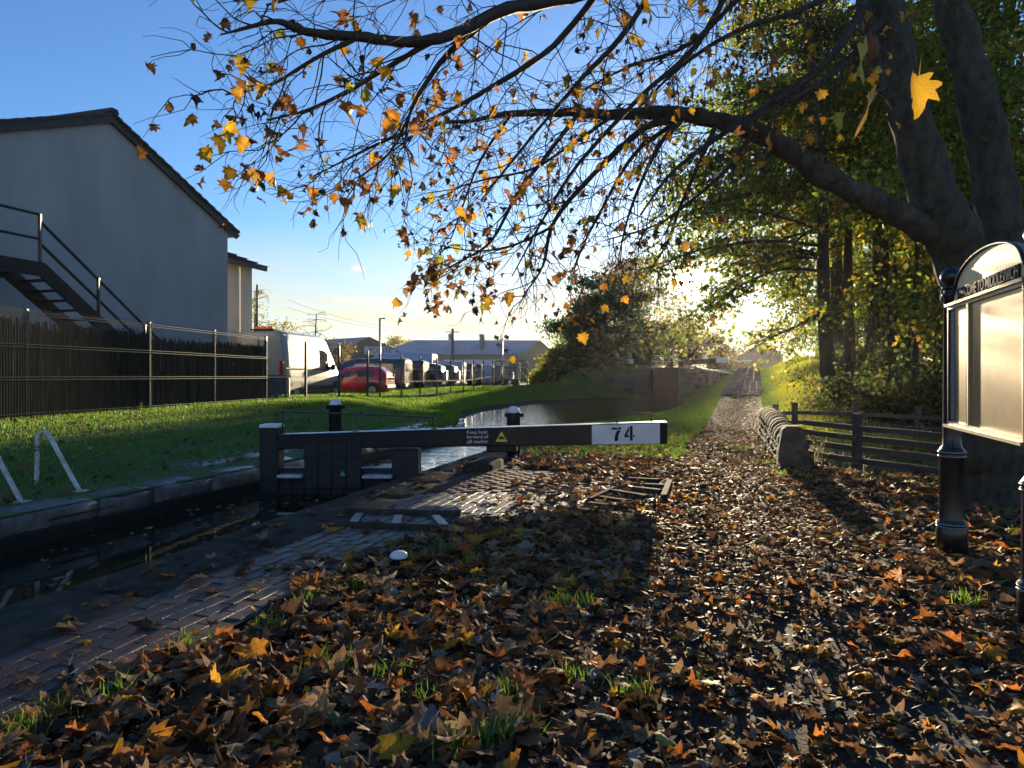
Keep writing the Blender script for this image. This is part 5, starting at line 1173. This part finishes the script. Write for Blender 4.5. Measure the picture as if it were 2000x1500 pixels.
# ================================================================== TREES
def limb_path(p0, d0, ln, n_=7, droop=0.0, wob=.12, r=rng):
    p = np.array(p0, float); d = np.array(d0, float); d /= np.linalg.norm(d); out_ = [p.copy()]
    for q in range(n_):
        d = d + r.normal(0, wob, 3) + np.array([0, 0, -droop]); d /= np.linalg.norm(d); p = p + d * ln / n_; out_.append(p.copy())
    return np.array(out_)
KITE = [(np.array([[0, -.5, 0], [.33, .0, .06], [0, .55, -.05], [-.33, .0, .06]]), np.array([[0, 1, 2], [0, 2, 3]])), (np.array([[0, -.5, 0], [.38, .05, -.05], [.05, .5, .08], [-.3, .1, .0]]), np.array([[0, 1, 2], [0, 2, 3]]))]
LEAFX = 1.12
def wood_tree(name, label, x, y, H, spread, low, nleaf, lsz, pal, tr=.17, lean=(0, 0), group='trees of the right-hand wood', nlimb=26, seed=0, sideways=None, flat=.55, zb=None, barkm='barkdark', cluster=.55, extra=(), rnd=False):
    global rng
    r = np.random.default_rng(seed); zb = on_ground(x, y) if zb is None else zb
    t = thing(name, label, 'tree', (x, y, zb), group=group)
    tp_ = smooth_path([(0, 0, -.2), (lean[0] * .2 + r.normal() * .1, lean[1] * .2 + r.normal() * .1, H * .3), (lean[0] * .5 + r.normal() * .15, lean[1] * .5, H * .6), (lean[0], lean[1], H * .97)], 5)
    wood = Acc(); V, F = tube_np(tp_, np.interp(np.linspace(0, 1, len(tp_)), [0, .04, .15, .6, 1], [tr * 1.35, tr * 1.08, tr, tr * .62, .03]), 9); wood.add(V, F)
    link('trunk', wood.mesh('trunk', True), barkm, t)
    br = Acc(); tips = []
    for q in range(nlimb):
        f = low + (1 - low) * ((q + .5) / nlimb) ** 1.05; p = tp_[int(np.clip(f * len(tp_), 0, len(tp_) - 1))]
        a = q * 2.4 + r.normal() * .4
        if sideways is not None and r.random() < .45: a = sideways + r.normal() * .5
        g0 = max(0, (f - low) / (1 - low)); ln = spread * ((1.05 - .72 * g0 ** 1.6) if not rnd else (.35 + .75 * math.sqrt(max(0, 1 - ((g0 - .42) / .62) ** 2)))) * (.65 + .5 * r.random())
        pth = limb_path(p, (math.cos(a), math.sin(a), .35 * (1 - .6 * f) + .15 * r.normal()), ln, 7, .05 + .05 * (f < .5), .13, r); rad = tr * .33 * (1.1 - .7 * f)
        V, F = tube_np(pth, np.linspace(rad, .008, len(pth)), 5); br.add(V, F); tips.append((pth, ln))
        for w_ in range(4):
            j = int(r.integers(2, 7)); dd = pth[j] - pth[j - 1]; dd = dd / np.linalg.norm(dd) + r.normal(0, .6, 3) * [1, 1, .45]
            p2 = limb_path(pth[j], dd, ln * .42 * (.6 + .6 * r.random()), 4, .08, .15, r); V, F = tube_np(p2, np.linspace(rad * .4, .005, len(p2)), 4); br.add(V, F); tips.append((p2, ln * .4))
    for pl_, wgt in extra:
        pth = smooth_path([P(*q) - np.array([x, y, zb]) for q in pl_], 3); V, F = tube_np(pth, np.linspace(tr * .28, .01, len(pth)), 5); br.add(V, F); tips.append((pth, wgt))
        for w_ in range(9):
            j = int(r.integers(2, len(pth))); dd = pth[j] - pth[j - 1]; dd = dd / np.linalg.norm(dd) + r.normal(0, .7, 3) * [1, 1, .6]
            p2 = limb_path(pth[j], dd, 1.0 + 1.0 * r.random(), 4, .12, .15, r); V, F = tube_np(p2, np.linspace(.02, .005, len(p2)), 4); br.add(V, F); tips.append((p2, wgt * .4))
    link('branches', br.mesh('branches', True), barkm, t)
    if nleaf:
        nleaf = int(nleaf * LEAFX); ac = Acc(); W = np.array([tp[1] for tp in tips]); W = W / W.sum(); cnt = r.multinomial(nleaf, W); PP = []
        for (pth, ln), c in zip(tips, cnt):
            f = .18 + .82 * r.random(c) ** .75; j = np.clip((f * (len(pth) - 1)).astype(int), 0, len(pth) - 2); u = f * (len(pth) - 1) - j
            PP.append(pth[j] * (1 - u)[:, None] + pth[j + 1] * u[:, None] + r.normal(0, 1, (c, 3)) * np.array([cluster, cluster, cluster * flat]) * (.35 + .45 * f)[:, None])
        PP = np.concatenate(PP); nn = len(PP); pc, pw__ = pal; ci = r.choice(len(pc), nn, p=pw__)
        hue = (np.sin(PP[:, 0] * .9 + seed) + np.sin(PP[:, 1] * 1.1) + np.sin(PP[:, 2] * 1.3)) * .09
        CC = np.array(pc)[ci] * (.8 + .4 * r.random((nn, 1))) * (1 + hue[:, None])
        scatter(ac, KITE, PP, lsz * 1.12 * (.7 + .6 * r.random(nn)), rots(nn, 1.0), CC)
        tag(link('crown', ac.mesh('crown'), 'crownleaf', t), kind='stuff')
    return t
PG = (np.array([(.11, .16, .02), (.16, .20, .025), (.08, .12, .02), (.24, .23, .035), (.42, .27, .03), (.30, .15, .03)]), [.36, .28, .18, .10, .05, .03])
PY = (np.array([(.11, .17, .025), (.20, .22, .035), (.36, .27, .035), (.42, .24, .03), (.26, .13, .03), (.08, .12, .02)]), [.30, .24, .16, .12, .08, .10])
PB = (np.array([(.14, .10, .04), (.18, .12, .05), (.10, .09, .03), (.24, .14, .05), (.08, .08, .025)]), [.25, .25, .2, .12, .18])
PD = (np.array([(.035, .10, .035), (.045, .12, .04), (.03, .08, .03), (.07, .12, .03)]), [.35, .3, .25, .1])
def bx(px, d): return (px - 1000) / FPX * d
# the wood to the right of the path
wood_list = [
    ('leafy green tree whose drooping boughs hang over the path by the sun', 1622, 22.5, 14.5, 5.2, .38, 15000, .15, PG, .24, (-.9, 0), 36, 11, 2.9),
    ('slender dark trunked tree right behind the drooping path tree', 1664, 24.5, 13.5, 3.8, .46, 8000, .15, PG, .19, (-.5, 0), 24, 12, 2.6),
    ('slim leaning tree third from the path in the wood', 1690, 27, 13, 3.4, .50, 7000, .16, PY, .15, (.3, 0), 22, 13, None),
    ('thin straight tree amid the wood, left of the pale trunked group', 1745, 26, 14, 3.6, .48, 8000, .15, PY, .11, (-.3, .3), 22, 14, None),
    ('thin tree close behind the far rail fence', 1790, 21, 13, 3.4, .50, 7500, .14, PG, .10, (.2, 0), 22, 15, None),
    ('pale trunked tree left of the notice board', 1836, 24, 14, 3.8, .48, 8000, .15, PY, .17, (.1, .2), 24, 16, None),
    ('pale trunked tree just left of the board post, second of its group', 1852, 26, 14.5, 3.6, .50, 7500, .15, PG, .17, (.3, 0), 22, 17, None),
    ('yellowing tree behind the notice board', 1930, 18, 13, 4.2, .36, 11000, .14, PY, .16, (.5, 0), 26, 18, None),
    ('green tree at the right edge behind the sycamore', 2060, 15, 13, 4.8, .32, 11000, .13, PG, .18, (.3, .2), 28, 19, None),
    ('bushy tree deep in the wood behind the slim leaning tree', 1715, 36, 14, 5.0, .22, 11000, .20, PG, .16, (0, 0), 28, 20, None),
    ('bushy yellow tree deep in the wood behind the pale trunks', 1830, 38, 15, 5.4, .06, 12000, .21, PY, .17, (0, 0), 30, 21, None),
    ('dense green tree deep in the wood behind the board', 1960, 32, 15, 5.4, .12, 12000, .19, PG, .18, (0, 0), 30, 22, None),
    ('tall leafy tree rising above the drooping path tree', 1640, 29, 20, 6.4, .42, 15000, .19, PG, .26, (-1.5, 0), 34, 27, 2.9),
    ('tall yellow green tree rising behind the arching sycamore bough', 1740, 25, 18, 6.0, .40, 14000, .17, PY, .2, (-.8, 0), 32, 28, 2.9),
    ('tree at the far edge of the wood beside the ramp', 1690, 46, 12, 4.4, .10, 9000, .22, PG, .18, (.6, 0), 26, 23, None),
    ('dense tree in the middle depth of the wood', 1770, 31, 15, 4.6, .28, 10000, .18, PG, .14, (0, 0), 28, 24, None),
    ('farthest dense tree closing the back of the wood', 1880, 52, 16, 6.5, .05, 12000, .27, PG, .2, (0, 0), 30, 25, None),
    ('far tree closing the back of the wood on the left', 1720, 56, 15, 6.0, .05, 11000, .28, PD, .2, (0, 0), 30, 26, None),
]
boughs = [([(1608, 480, 22.5), (1500, 470, 22), (1400, 482, 21.6), (1330, 500, 21.2), (1285, 530, 20.8)], 4.2), ([(1612, 530, 22.5), (1530, 525, 22.2), (1450, 556, 21.8), (1395, 595, 21.4), (1345, 640, 21)], 4.0),
          ([(1600, 400, 22.5), (1500, 375, 22), (1400, 395, 21.6), (1330, 430, 21.3), (1290, 500, 21)], 4.5), ([(1600, 330, 22.5), (1480, 290, 22), (1390, 310, 21.6), (1320, 360, 21.3)], 4.5),
          ([(1625, 600, 22.5), (1560, 635, 22), (1505, 660, 21.5), (1465, 685, 21)], 1.2), ([(1598, 230, 22.5), (1500, 180, 22), (1420, 190, 21.7), (1350, 240, 21.4)], 4.0)]
for lb, px, d, H, sp_, lw_, nl, ls, pal, tr, lean, nlm, sd_, sw in wood_list:
    wood_tree('woodland_tree', lb, bx(px, d), d, H, sp_, lw_, nl, ls, pal, tr, lean, nlimb=nlm, seed=sd_, sideways=sw, extra=boughs if sd_ == 11 else ())
LEAFX = 1.0
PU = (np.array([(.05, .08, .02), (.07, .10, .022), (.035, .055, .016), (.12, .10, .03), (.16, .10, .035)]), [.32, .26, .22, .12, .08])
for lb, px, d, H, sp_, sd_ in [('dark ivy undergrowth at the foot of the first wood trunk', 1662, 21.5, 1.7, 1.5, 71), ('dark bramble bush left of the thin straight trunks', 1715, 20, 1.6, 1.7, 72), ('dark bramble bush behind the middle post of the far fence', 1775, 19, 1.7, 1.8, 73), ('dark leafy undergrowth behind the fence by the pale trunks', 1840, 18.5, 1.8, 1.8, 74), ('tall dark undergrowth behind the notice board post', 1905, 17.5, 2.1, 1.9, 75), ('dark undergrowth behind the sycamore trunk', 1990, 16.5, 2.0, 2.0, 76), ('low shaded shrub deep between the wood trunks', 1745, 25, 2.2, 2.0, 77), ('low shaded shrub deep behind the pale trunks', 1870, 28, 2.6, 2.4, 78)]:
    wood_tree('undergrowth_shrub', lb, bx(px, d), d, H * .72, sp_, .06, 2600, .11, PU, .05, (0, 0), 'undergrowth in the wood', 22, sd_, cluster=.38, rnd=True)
# trees and bushes around the second lock
LEAFX = 1.7
wood_tree('holly_bush', 'dark green rounded evergreen bush left of the far lock', bx(1180, 57), 57, 6.8, 3.7, .03, 18000, .24, PD, .2, (0, 0), 'trees round the far lock', 46, 31, cluster=.75, rnd=True)
wood_tree('holly_bush', 'lower dark green bush on the left side of the big evergreen bush', bx(1143, 56), 56, 3.9, 2.0, .03, 6000, .22, PD, .15, (0, 0), 'trees round the far lock', 34, 32, cluster=.7)
wood_tree('autumn_tree', 'tall thinning brown tree rising behind the dark evergreen bush', bx(1232, 62), 62, 11.0, 4.2, .12, 8500, .22, PB, .28, (0, 0), 'trees round the far lock', 44, 33, cluster=.75, zb=1.5, rnd=True)
wood_tree('autumn_tree', 'shorter brown tree behind the right end of the far lock', bx(1310, 74), 74, 6.0, 4.6, .06, 3600, .27, PB, .25, (0, 0), 'trees round the far lock', 36, 34, cluster=.9, zb=1.8, rnd=True)
wood_tree('autumn_tree', 'low brown tree beside the pale house beyond the far lock', bx(1385, 82), 82, 4.6, 4.2, .05, 3400, .28, PB, .22, (0, 0), 'trees round the far lock', 30, 35, cluster=.9, zb=1.8)
wood_tree('golden_shrub', 'small golden shrub between the warehouse and the evergreen bush', bx(1090, 59), 59, 3.6, 1.8, .04, 4500, .2, PY, .1, (0, 0), 'trees round the far lock', 24, 36, cluster=.5)
wood_tree('golden_shrub', 'rough golden hedge shrub at the foot of the evergreen bush', bx(1070, 60), 60, 1.5, 1.8, .04, 3000, .2, PY, .08, (0, 0), 'trees round the far lock', 20, 37, cluster=.5)
LEAFX = 1.0
# background trees on the left
wood_tree('birch_tree', 'thinly leaved golden birch beside the cream stair tower', bx(498, 44), 44, 6.6, 2.6, .12, 3200, .12, PY, .13, (0, 0), 'background trees', 48, 41, cluster=.4)
wood_tree('birch_tree', 'low yellow green tree behind the big white van', bx(552, 46), 46, 4.6, 2.2, .1, 2600, .13, PY, .1, (0, 0), 'background trees', 40, 42, cluster=.45)
wood_tree('bare_tree', 'small almost bare tree behind the parked vans', bx(618, 47), 47, 5.4, 2.1, .3, 140, .11, PB, .11, (0, 0), 'background trees', 40, 43, cluster=.2)
wood_tree('golden_shrub', 'russet bush in front of the low brown warehouse', bx(665, 58), 58, 3.8, 2.2, .04, 3500, .18, PB, .1, (0, 0), 'background trees', 26, 44, cluster=.5)
for q, (px, d, H, sp_) in enumerate([(772, 112, 7.2, 3.4), (800, 120, 6.8, 2.6), (1100, 130, 8, 4), (560, 100, 6.5, 4.5), (1480, 125, 6.0, 5)]):
    wood_tree('distant_tree', ['hazy yellow tree between the two warehouse roofs', 'small hazy tree just left of the pale warehouse roof', 'hazy tree right of the warehouse gable', 'hazy tree behind the birch', 'hazy tree beyond the pale house'][q], bx(px, d), d, H, sp_, .05, 3500, .35, PY, .2, (0, 0), 'distant trees', 24, 50 + q, cluster=.9)

# ------------------------------------------------------------------ the big sycamore over the towpath
sy = thing('sycamore_tree', 'big multi-stemmed sycamore behind the notice board, boughs arching over the water', 'tree', (5.55, 7.9, 0))
OFF = np.array([5.55, 7.9, 0])
def px3(l): return np.array([P(*q) for q in l])
def bough(name, l, radii, k=10, n_=6, m='bark'):
    pth = smooth_path(px3(l), n_); rad = np.interp(np.linspace(0, 1, len(pth)), np.linspace(0, 1, len(radii)), radii)
    pth2 = pth + rng.normal(0, 1, pth.shape) * (rad[:, None] * .05)
    V, F = tube_np(pth2, rad * (1 + .06 * rng.normal(size=len(rad))), k); V = V + rng.normal(0, 1, V.shape) * np.repeat(rad, k)[:, None] * .035; link(name, npmesh(name, V - OFF, F, smooth=True), m, sy); return pth
bough('trunk', [(1952, 1010, 7.9), (1950, 960, 7.9), (1948, 850, 7.9), (1935, 720, 7.9), (1915, 620, 7.9)], [.52, .45, .40, .36, .34], 16)
bough('stem', [(1930, 700, 7.9), (1905, 590, 7.9), (1862, 470, 7.85), (1815, 350, 7.8), (1772, 200, 7.8), (1742, 60, 7.9), (1722, -80, 8.0), (1700, -350, 8.2)], [.30, .30, .27, .25, .20, .18, .16, .12], 14)
bough('stem', [(1965, 720, 8.1), (1968, 560, 8.2), (1950, 400, 8.3), (1918, 230, 8.3), (1882, 90, 8.3), (1850, -30, 8.3), (1800, -300, 8.4)], [.28, .26, .24, .22, .19, .17, .12], 14)
bough('stem', [(1815, 350, 7.8), (1760, 180, 8.4), (1700, 60, 8.8), (1690, -100, 9.0), (1670, -300, 9.2)], [.16, .15, .14, .12, .1], 10)
bough('stem', [(1965, 720, 8.1), (2010, 540, 8.5), (2060, 300, 9), (2100, 0, 9.5)], [.24, .2, .17, .12], 10)
PR = []
A_ = bough('bough', [(1862, 480, 7.85), (1790, 440, 7.8), (1700, 388, 7.7), (1600, 338, 7.55), (1540, 293, 7.45), (1470, 255, 7.35), (1400, 235, 7.25), (1300, 220, 7.1), (1200, 224, 7.0), (1130, 220, 6.9), (1000, 222, 6.7), (920, 236, 6.6), (840, 246, 6.5), (760, 300, 6.4)], [.17, .145, .135, .125, .115, .10, .085, .075, .055, .045, .03, .02, .013, .007])
PR.append((A_, .42, 1.0))
def br_(l, r0, r1=.006, dens=1.0, st_=0.0, leafy=1.0):
    p = bough('branch', l, [r0, r0 * .75, r0 * .5, r1], 6, 5, 'twig'); PR.append((p, st_, dens, leafy)); return p
br_([(1345, 227, 7.15), (1270, 245, 7.0), (1210, 290, 6.9), (1150, 350, 6.85), (1105, 400, 6.8), (1075, 450, 6.8), (1060, 520, 6.75), (1020, 580, 6.7)], .045, leafy=.7)
br_([(1330, 235, 7.1), (1290, 280, 6.95), (1255, 350, 6.8), (1225, 430, 6.7), (1205, 520, 6.7)], .03, leafy=.3)
br_([(1320, 238, 7.1), (1240, 300, 7.2), (1180, 400, 7.3), (1130, 500, 7.3), (1110, 580, 7.3)], .028, leafy=.4)
br_([(1400, 240, 7.25), (1370, 310, 7.1), (1330, 400, 6.9), (1300, 480, 6.8), (1260, 540, 6.7)], .03, leafy=.35)
br_([(1470, 258, 7.35), (1420, 330, 7.0), (1340, 400, 6.7), (1280, 440, 6.5), (1180, 470, 6.3)], .026, leafy=.35)
br_([(1130, 222, 6.9), (1070, 300, 6.8), (1010, 380, 6.7), (960, 470, 6.6), (900, 510, 6.55), (830, 545, 6.5)], .026, leafy=2.2)
br_([(1075, 445, 6.8), (1000, 480, 6.6), (930, 490, 6.5), (860, 480, 6.5)], .016, leafy=2.4)
br_([(1000, 222, 6.7), (940, 310, 6.6), (905, 400, 6.5), (880, 470, 6.5)], .018)
br_([(1200, 224, 7.0), (1120, 280, 6.8), (1040, 330, 6.7), (950, 350, 6.6), (880, 370, 6.5)], .022)
# high boughs reaching left, nearer the camera
E_ = br_([(1560, -330, 7.0), (1330, -130, 6.2), (1180, -30, 5.6), (1080, 2, 5.25), (990, 18, 5.0), (900, 60, 4.8), (850, 76, 4.7), (780, 82, 4.55), (700, 72, 4.4), (600, 62, 4.25), (540, 42, 4.15), (480, 55, 4.05), (430, 68, 4.0)], .062, .004, 1.0, .25, 1.3)
br_([(950, 42, 4.9), (880, 100, 4.95), (830, 165, 5.0), (800, 225, 5.0), (790, 290, 5.0)], .028, leafy=1.3)
br_([(850, 76, 4.7), (760, 130, 4.6), (680, 178, 4.5), (600, 215, 4.45), (520, 235, 4.4)], .022, leafy=1.6)
br_([(700, 72, 4.4), (610, 118, 4.3), (530, 165, 4.25), (440, 185, 4.2)], .018, leafy=1.7)
br_([(1180, -30, 5.6), (1080, 90, 5.65), (960, 170, 5.7), (830, 240, 5.75), (720, 290, 5.8), (610, 345, 5.8)], .03, leafy=1.0)
br_([(1330, -130, 6.2), (1230, 50, 6.1), (1130, 160, 6.1), (1020, 290, 6.0), (940, 390, 6.0)], .034, leafy=.6)
br_([(1500, -200, 7.0), (1380, 60, 6.6), (1250, 190, 6.5), (1130, 320, 6.4), (1060, 430, 6.3), (1000, 540, 6.3)], .034, leafy=.6)
br_([(1080, 2, 5.25), (980, -60, 5.0), (820, -30, 4.8), (650, -20, 4.6), (520, 10, 4.5)], .03, leafy=1.4)
br_([(1720, -60, 8.0), (1640, 90, 7.4), (1540, 180, 7.0), (1430, 250, 6.7), (1320, 330, 6.4), (1250, 420, 6.2)], .05)
br_([(1735, 30, 7.9), (1620, 150, 7.2), (1500, 215, 6.8), (1400, 270, 6.5)], .04, leafy=.7)
br_([(1680, -40, 8.6), (1560, 20, 7.6), (1440, 60, 7.0), (1330, 130, 6.6), (1240, 220, 6.4)], .04, leafy=.9)
br_([(1700, -350, 8.2), (1560, -120, 7.4), (1440, 0, 6.9), (1340, 90, 6.6), (1230, 130, 6.4), (1130, 180, 6.3)], .04)
br_([(800, 225, 5.0), (760, 300, 5.0), (700, 350, 5.0), (690, 390, 5.0)], .012, leafy=1.2)
# twigs
tw = Acc(); LP = []
def twigs(path, start, dens, leafy):
    seg = np.linalg.norm(np.diff(path, axis=0), axis=1); cum = np.concatenate([[0], np.cumsum(seg)]); Ltot = cum[-1]; x = Ltot * start + .1
    while x < Ltot:
        j = np.searchsorted(cum, x) - 1; j = int(np.clip(j, 0, len(path) - 2)); u = (x - cum[j]) / max(seg[j], 1e-6); p = path[j] * (1 - u) + path[j + 1] * u; tg = (path[j + 1] - path[j]) / max(seg[j], 1e-6)
        d = tg * .8 + rng.normal(0, .55, 3) * [1, .8, .8] + np.array([-.12, 0, -.12]); ln = (.5 + .9 * rng.random()) * min(1, .45 + .5 * (Ltot - x))
        p2 = limb_path(p, d, ln, 8, .05, .27); V, F = tube_np(p2, np.linspace(.006, .002, len(p2)), 4); tw.add(V, F)
        for w_ in range(6):
            jj = int(rng.integers(2, 9)); dd = (p2[jj] - p2[jj - 1]); dd = dd / np.linalg.norm(dd) + rng.normal(0, .55, 3); l3 = .14 + .34 * rng.random()
            p3 = limb_path(p2[jj], dd, l3, 4, .08, .32); V, F = tube_np(p3, np.linspace(.0034, .0013, len(p3)), 3); tw.add(V, F)
            if rng.random() < .27 * leafy: LP.append((p3[-1], leafy))
            if rng.random() < .10 * leafy: LP.append((p3[2], leafy))
        if rng.random() < .5 * leafy: LP.append((p2[-1], leafy))
        x += (.085 + .085 * rng.random()) / dens
for e in PR:
    if len(e) == 3: twigs(e[0], e[1], e[2], .8)
    else: twigs(e[0], max(e[1], .05), e[2], e[3])
tag(link('twigs', npmesh('twigs', np.concatenate(tw.V) - OFF, np.concatenate(tw.F), smooth=True), 'twig', sy), kind='stuff')
# hanging leaves: yellow ones and brown withered ones
HP = np.array([(.62, .36, .03), (.55, .28, .03), (.48, .20, .03), (.40, .36, .05), (.32, .14, .05), (.13, .06, .03), (.07, .04, .025), (.05, .032, .022)])
lp = np.array([q[0] for q in LP]); nlv = len(lp); lw2 = np.array([q[1] for q in LP])
ci = np.where(rng.random(nlv) < .66, rng.choice([5, 6, 7, 4], nlv), rng.choice([0, 1, 2, 3], nlv, p=[.35, .3, .2, .15]))
lsz = np.where(ci >= 5, .05 + .035 * rng.random(nlv), .075 + .065 * rng.random(nlv))
# leaves hang: tip down, blade turned round the vertical
def hang_rot(n_):
    a = rng.random(n_) * 2 * np.pi; t = -np.pi / 2 + rng.normal(0, .45, n_); u = rng.normal(0, .4, n_)
    o_ = np.zeros((n_, 3, 3))
    for q in range(n_): o_[q] = np.array(Matrix.Rotation(a[q], 3, 'Z') @ Matrix.Rotation(u[q], 3, 'Y') @ Matrix.Rotation(t[q], 3, 'X'))
    return o_
HR = hang_rot(nlv); hp = lp - OFF; hp[:, 2] -= lsz * .75
app = lsz / np.linalg.norm(lp - np.array([0, 0, 1.5]), axis=1); order = np.argsort(-app)
big = order[:300]; rest = order[300:]
ca = Acc(); wm = ci[rest] >= 4
scatter(ca, HANG, hp[rest[~wm]], lsz[rest[~wm]], HR[rest[~wm]], HP[ci[rest[~wm]]] * (.8 + .4 * rng.random((int((~wm).sum()), 1))))
scatter(ca, WITH, hp[rest[wm]], lsz[rest[wm]], HR[rest[wm]], HP[ci[rest[wm]]] * (.8 + .4 * rng.random((int(wm.sum()), 1))))
crown = tag(link('crown', ca.mesh('crown', True), 'hangleaf', sy), kind='stuff')
hc = {}
def hang_leaf(pos_, rot, sz, ti, c_i, par=crown, withered=False):
    key = (ti, c_i, withered)
    if key not in hc:
        V, F = (WITH if withered else HANG)[ti]; me = npmesh('leaf', V, F, np.clip(HP[c_i] * vein(V), 0, 1), True); me.materials.append(M['hangleaf']); hc[key] = me
    o = link('leaf', hc[key], None, par); o.matrix_basis = Matrix.Translation([float(v) for v in pos_]) @ Matrix(rot.tolist()).to_4x4() @ Matrix.Diagonal((float(sz),) * 3).to_4x4(); return o
for q in big: hang_leaf(hp[q], HR[q], lsz[q], int(rng.integers(0, 8)), int(ci[q]), withered=bool(ci[q] >= 4))
# the sprig of big leaves hanging close to the camera on the right
sprig = bough('sprig', [(1760, -160, 3.3), (1765, 0, 2.9), (1780, 90, 2.6), (1790, 150, 2.5)], [.006, .004, .003, .002], 5, 5, 'twig')
sprig = bough('sprig', [(1790, 20, 2.8), (1760, 110, 2.6), (1730, 170, 2.55), (1712, 175, 2.5)], [.004, .003, .002, .002], 5, 5, 'twig')
sprig = bough('sprig', [(1765, 0, 2.9), (1740, 50, 2.7), (1705, 75, 2.6)], [.003, .002, .002], 5, 5, 'twig')
for px, py, d, sz, c_i, yaw, ti in [(1792, 178, 2.5, .16, 0, .15, 1), (1695, 212, 2.45, .17, 1, 1.25, 2), (1680, 118, 2.55, .17, 3, 1.2, 5), (1705, 90, 2.6, .11, 5, .6, 3), (1640, 235, 5.5, .16, 3, .2, 0)]:
    p = P(px, py, d) - OFF; hang_leaf(p, np.array(Matrix.Rotation(yaw, 3, 'Z') @ Matrix.Rotation(-math.pi / 2 + .15, 3, 'X')), sz, ti, c_i)

# ------------------------------------------------------------------ the thin morning haze
hz = MB(); hz.box((0, 0, 8.0), (7000, 7000, 22.0)); hzm = bpy.data.materials.new('haze'); hzm.use_nodes = True; ht = hzm.node_tree; ht.nodes.clear()
ho = ht.nodes.new('ShaderNodeOutputMaterial'); pv = ht.nodes.new('ShaderNodeVolumePrincipled'); pv.inputs['Color'].default_value = (.95, .95, .95, 1); pv.inputs['Density'].default_value = .00017; pv.inputs['Anisotropy'].default_value = .7
ht.links.new(pv.outputs[0], ho.inputs['Volume']); tag(hz.build('haze', hzm), kind='stuff')
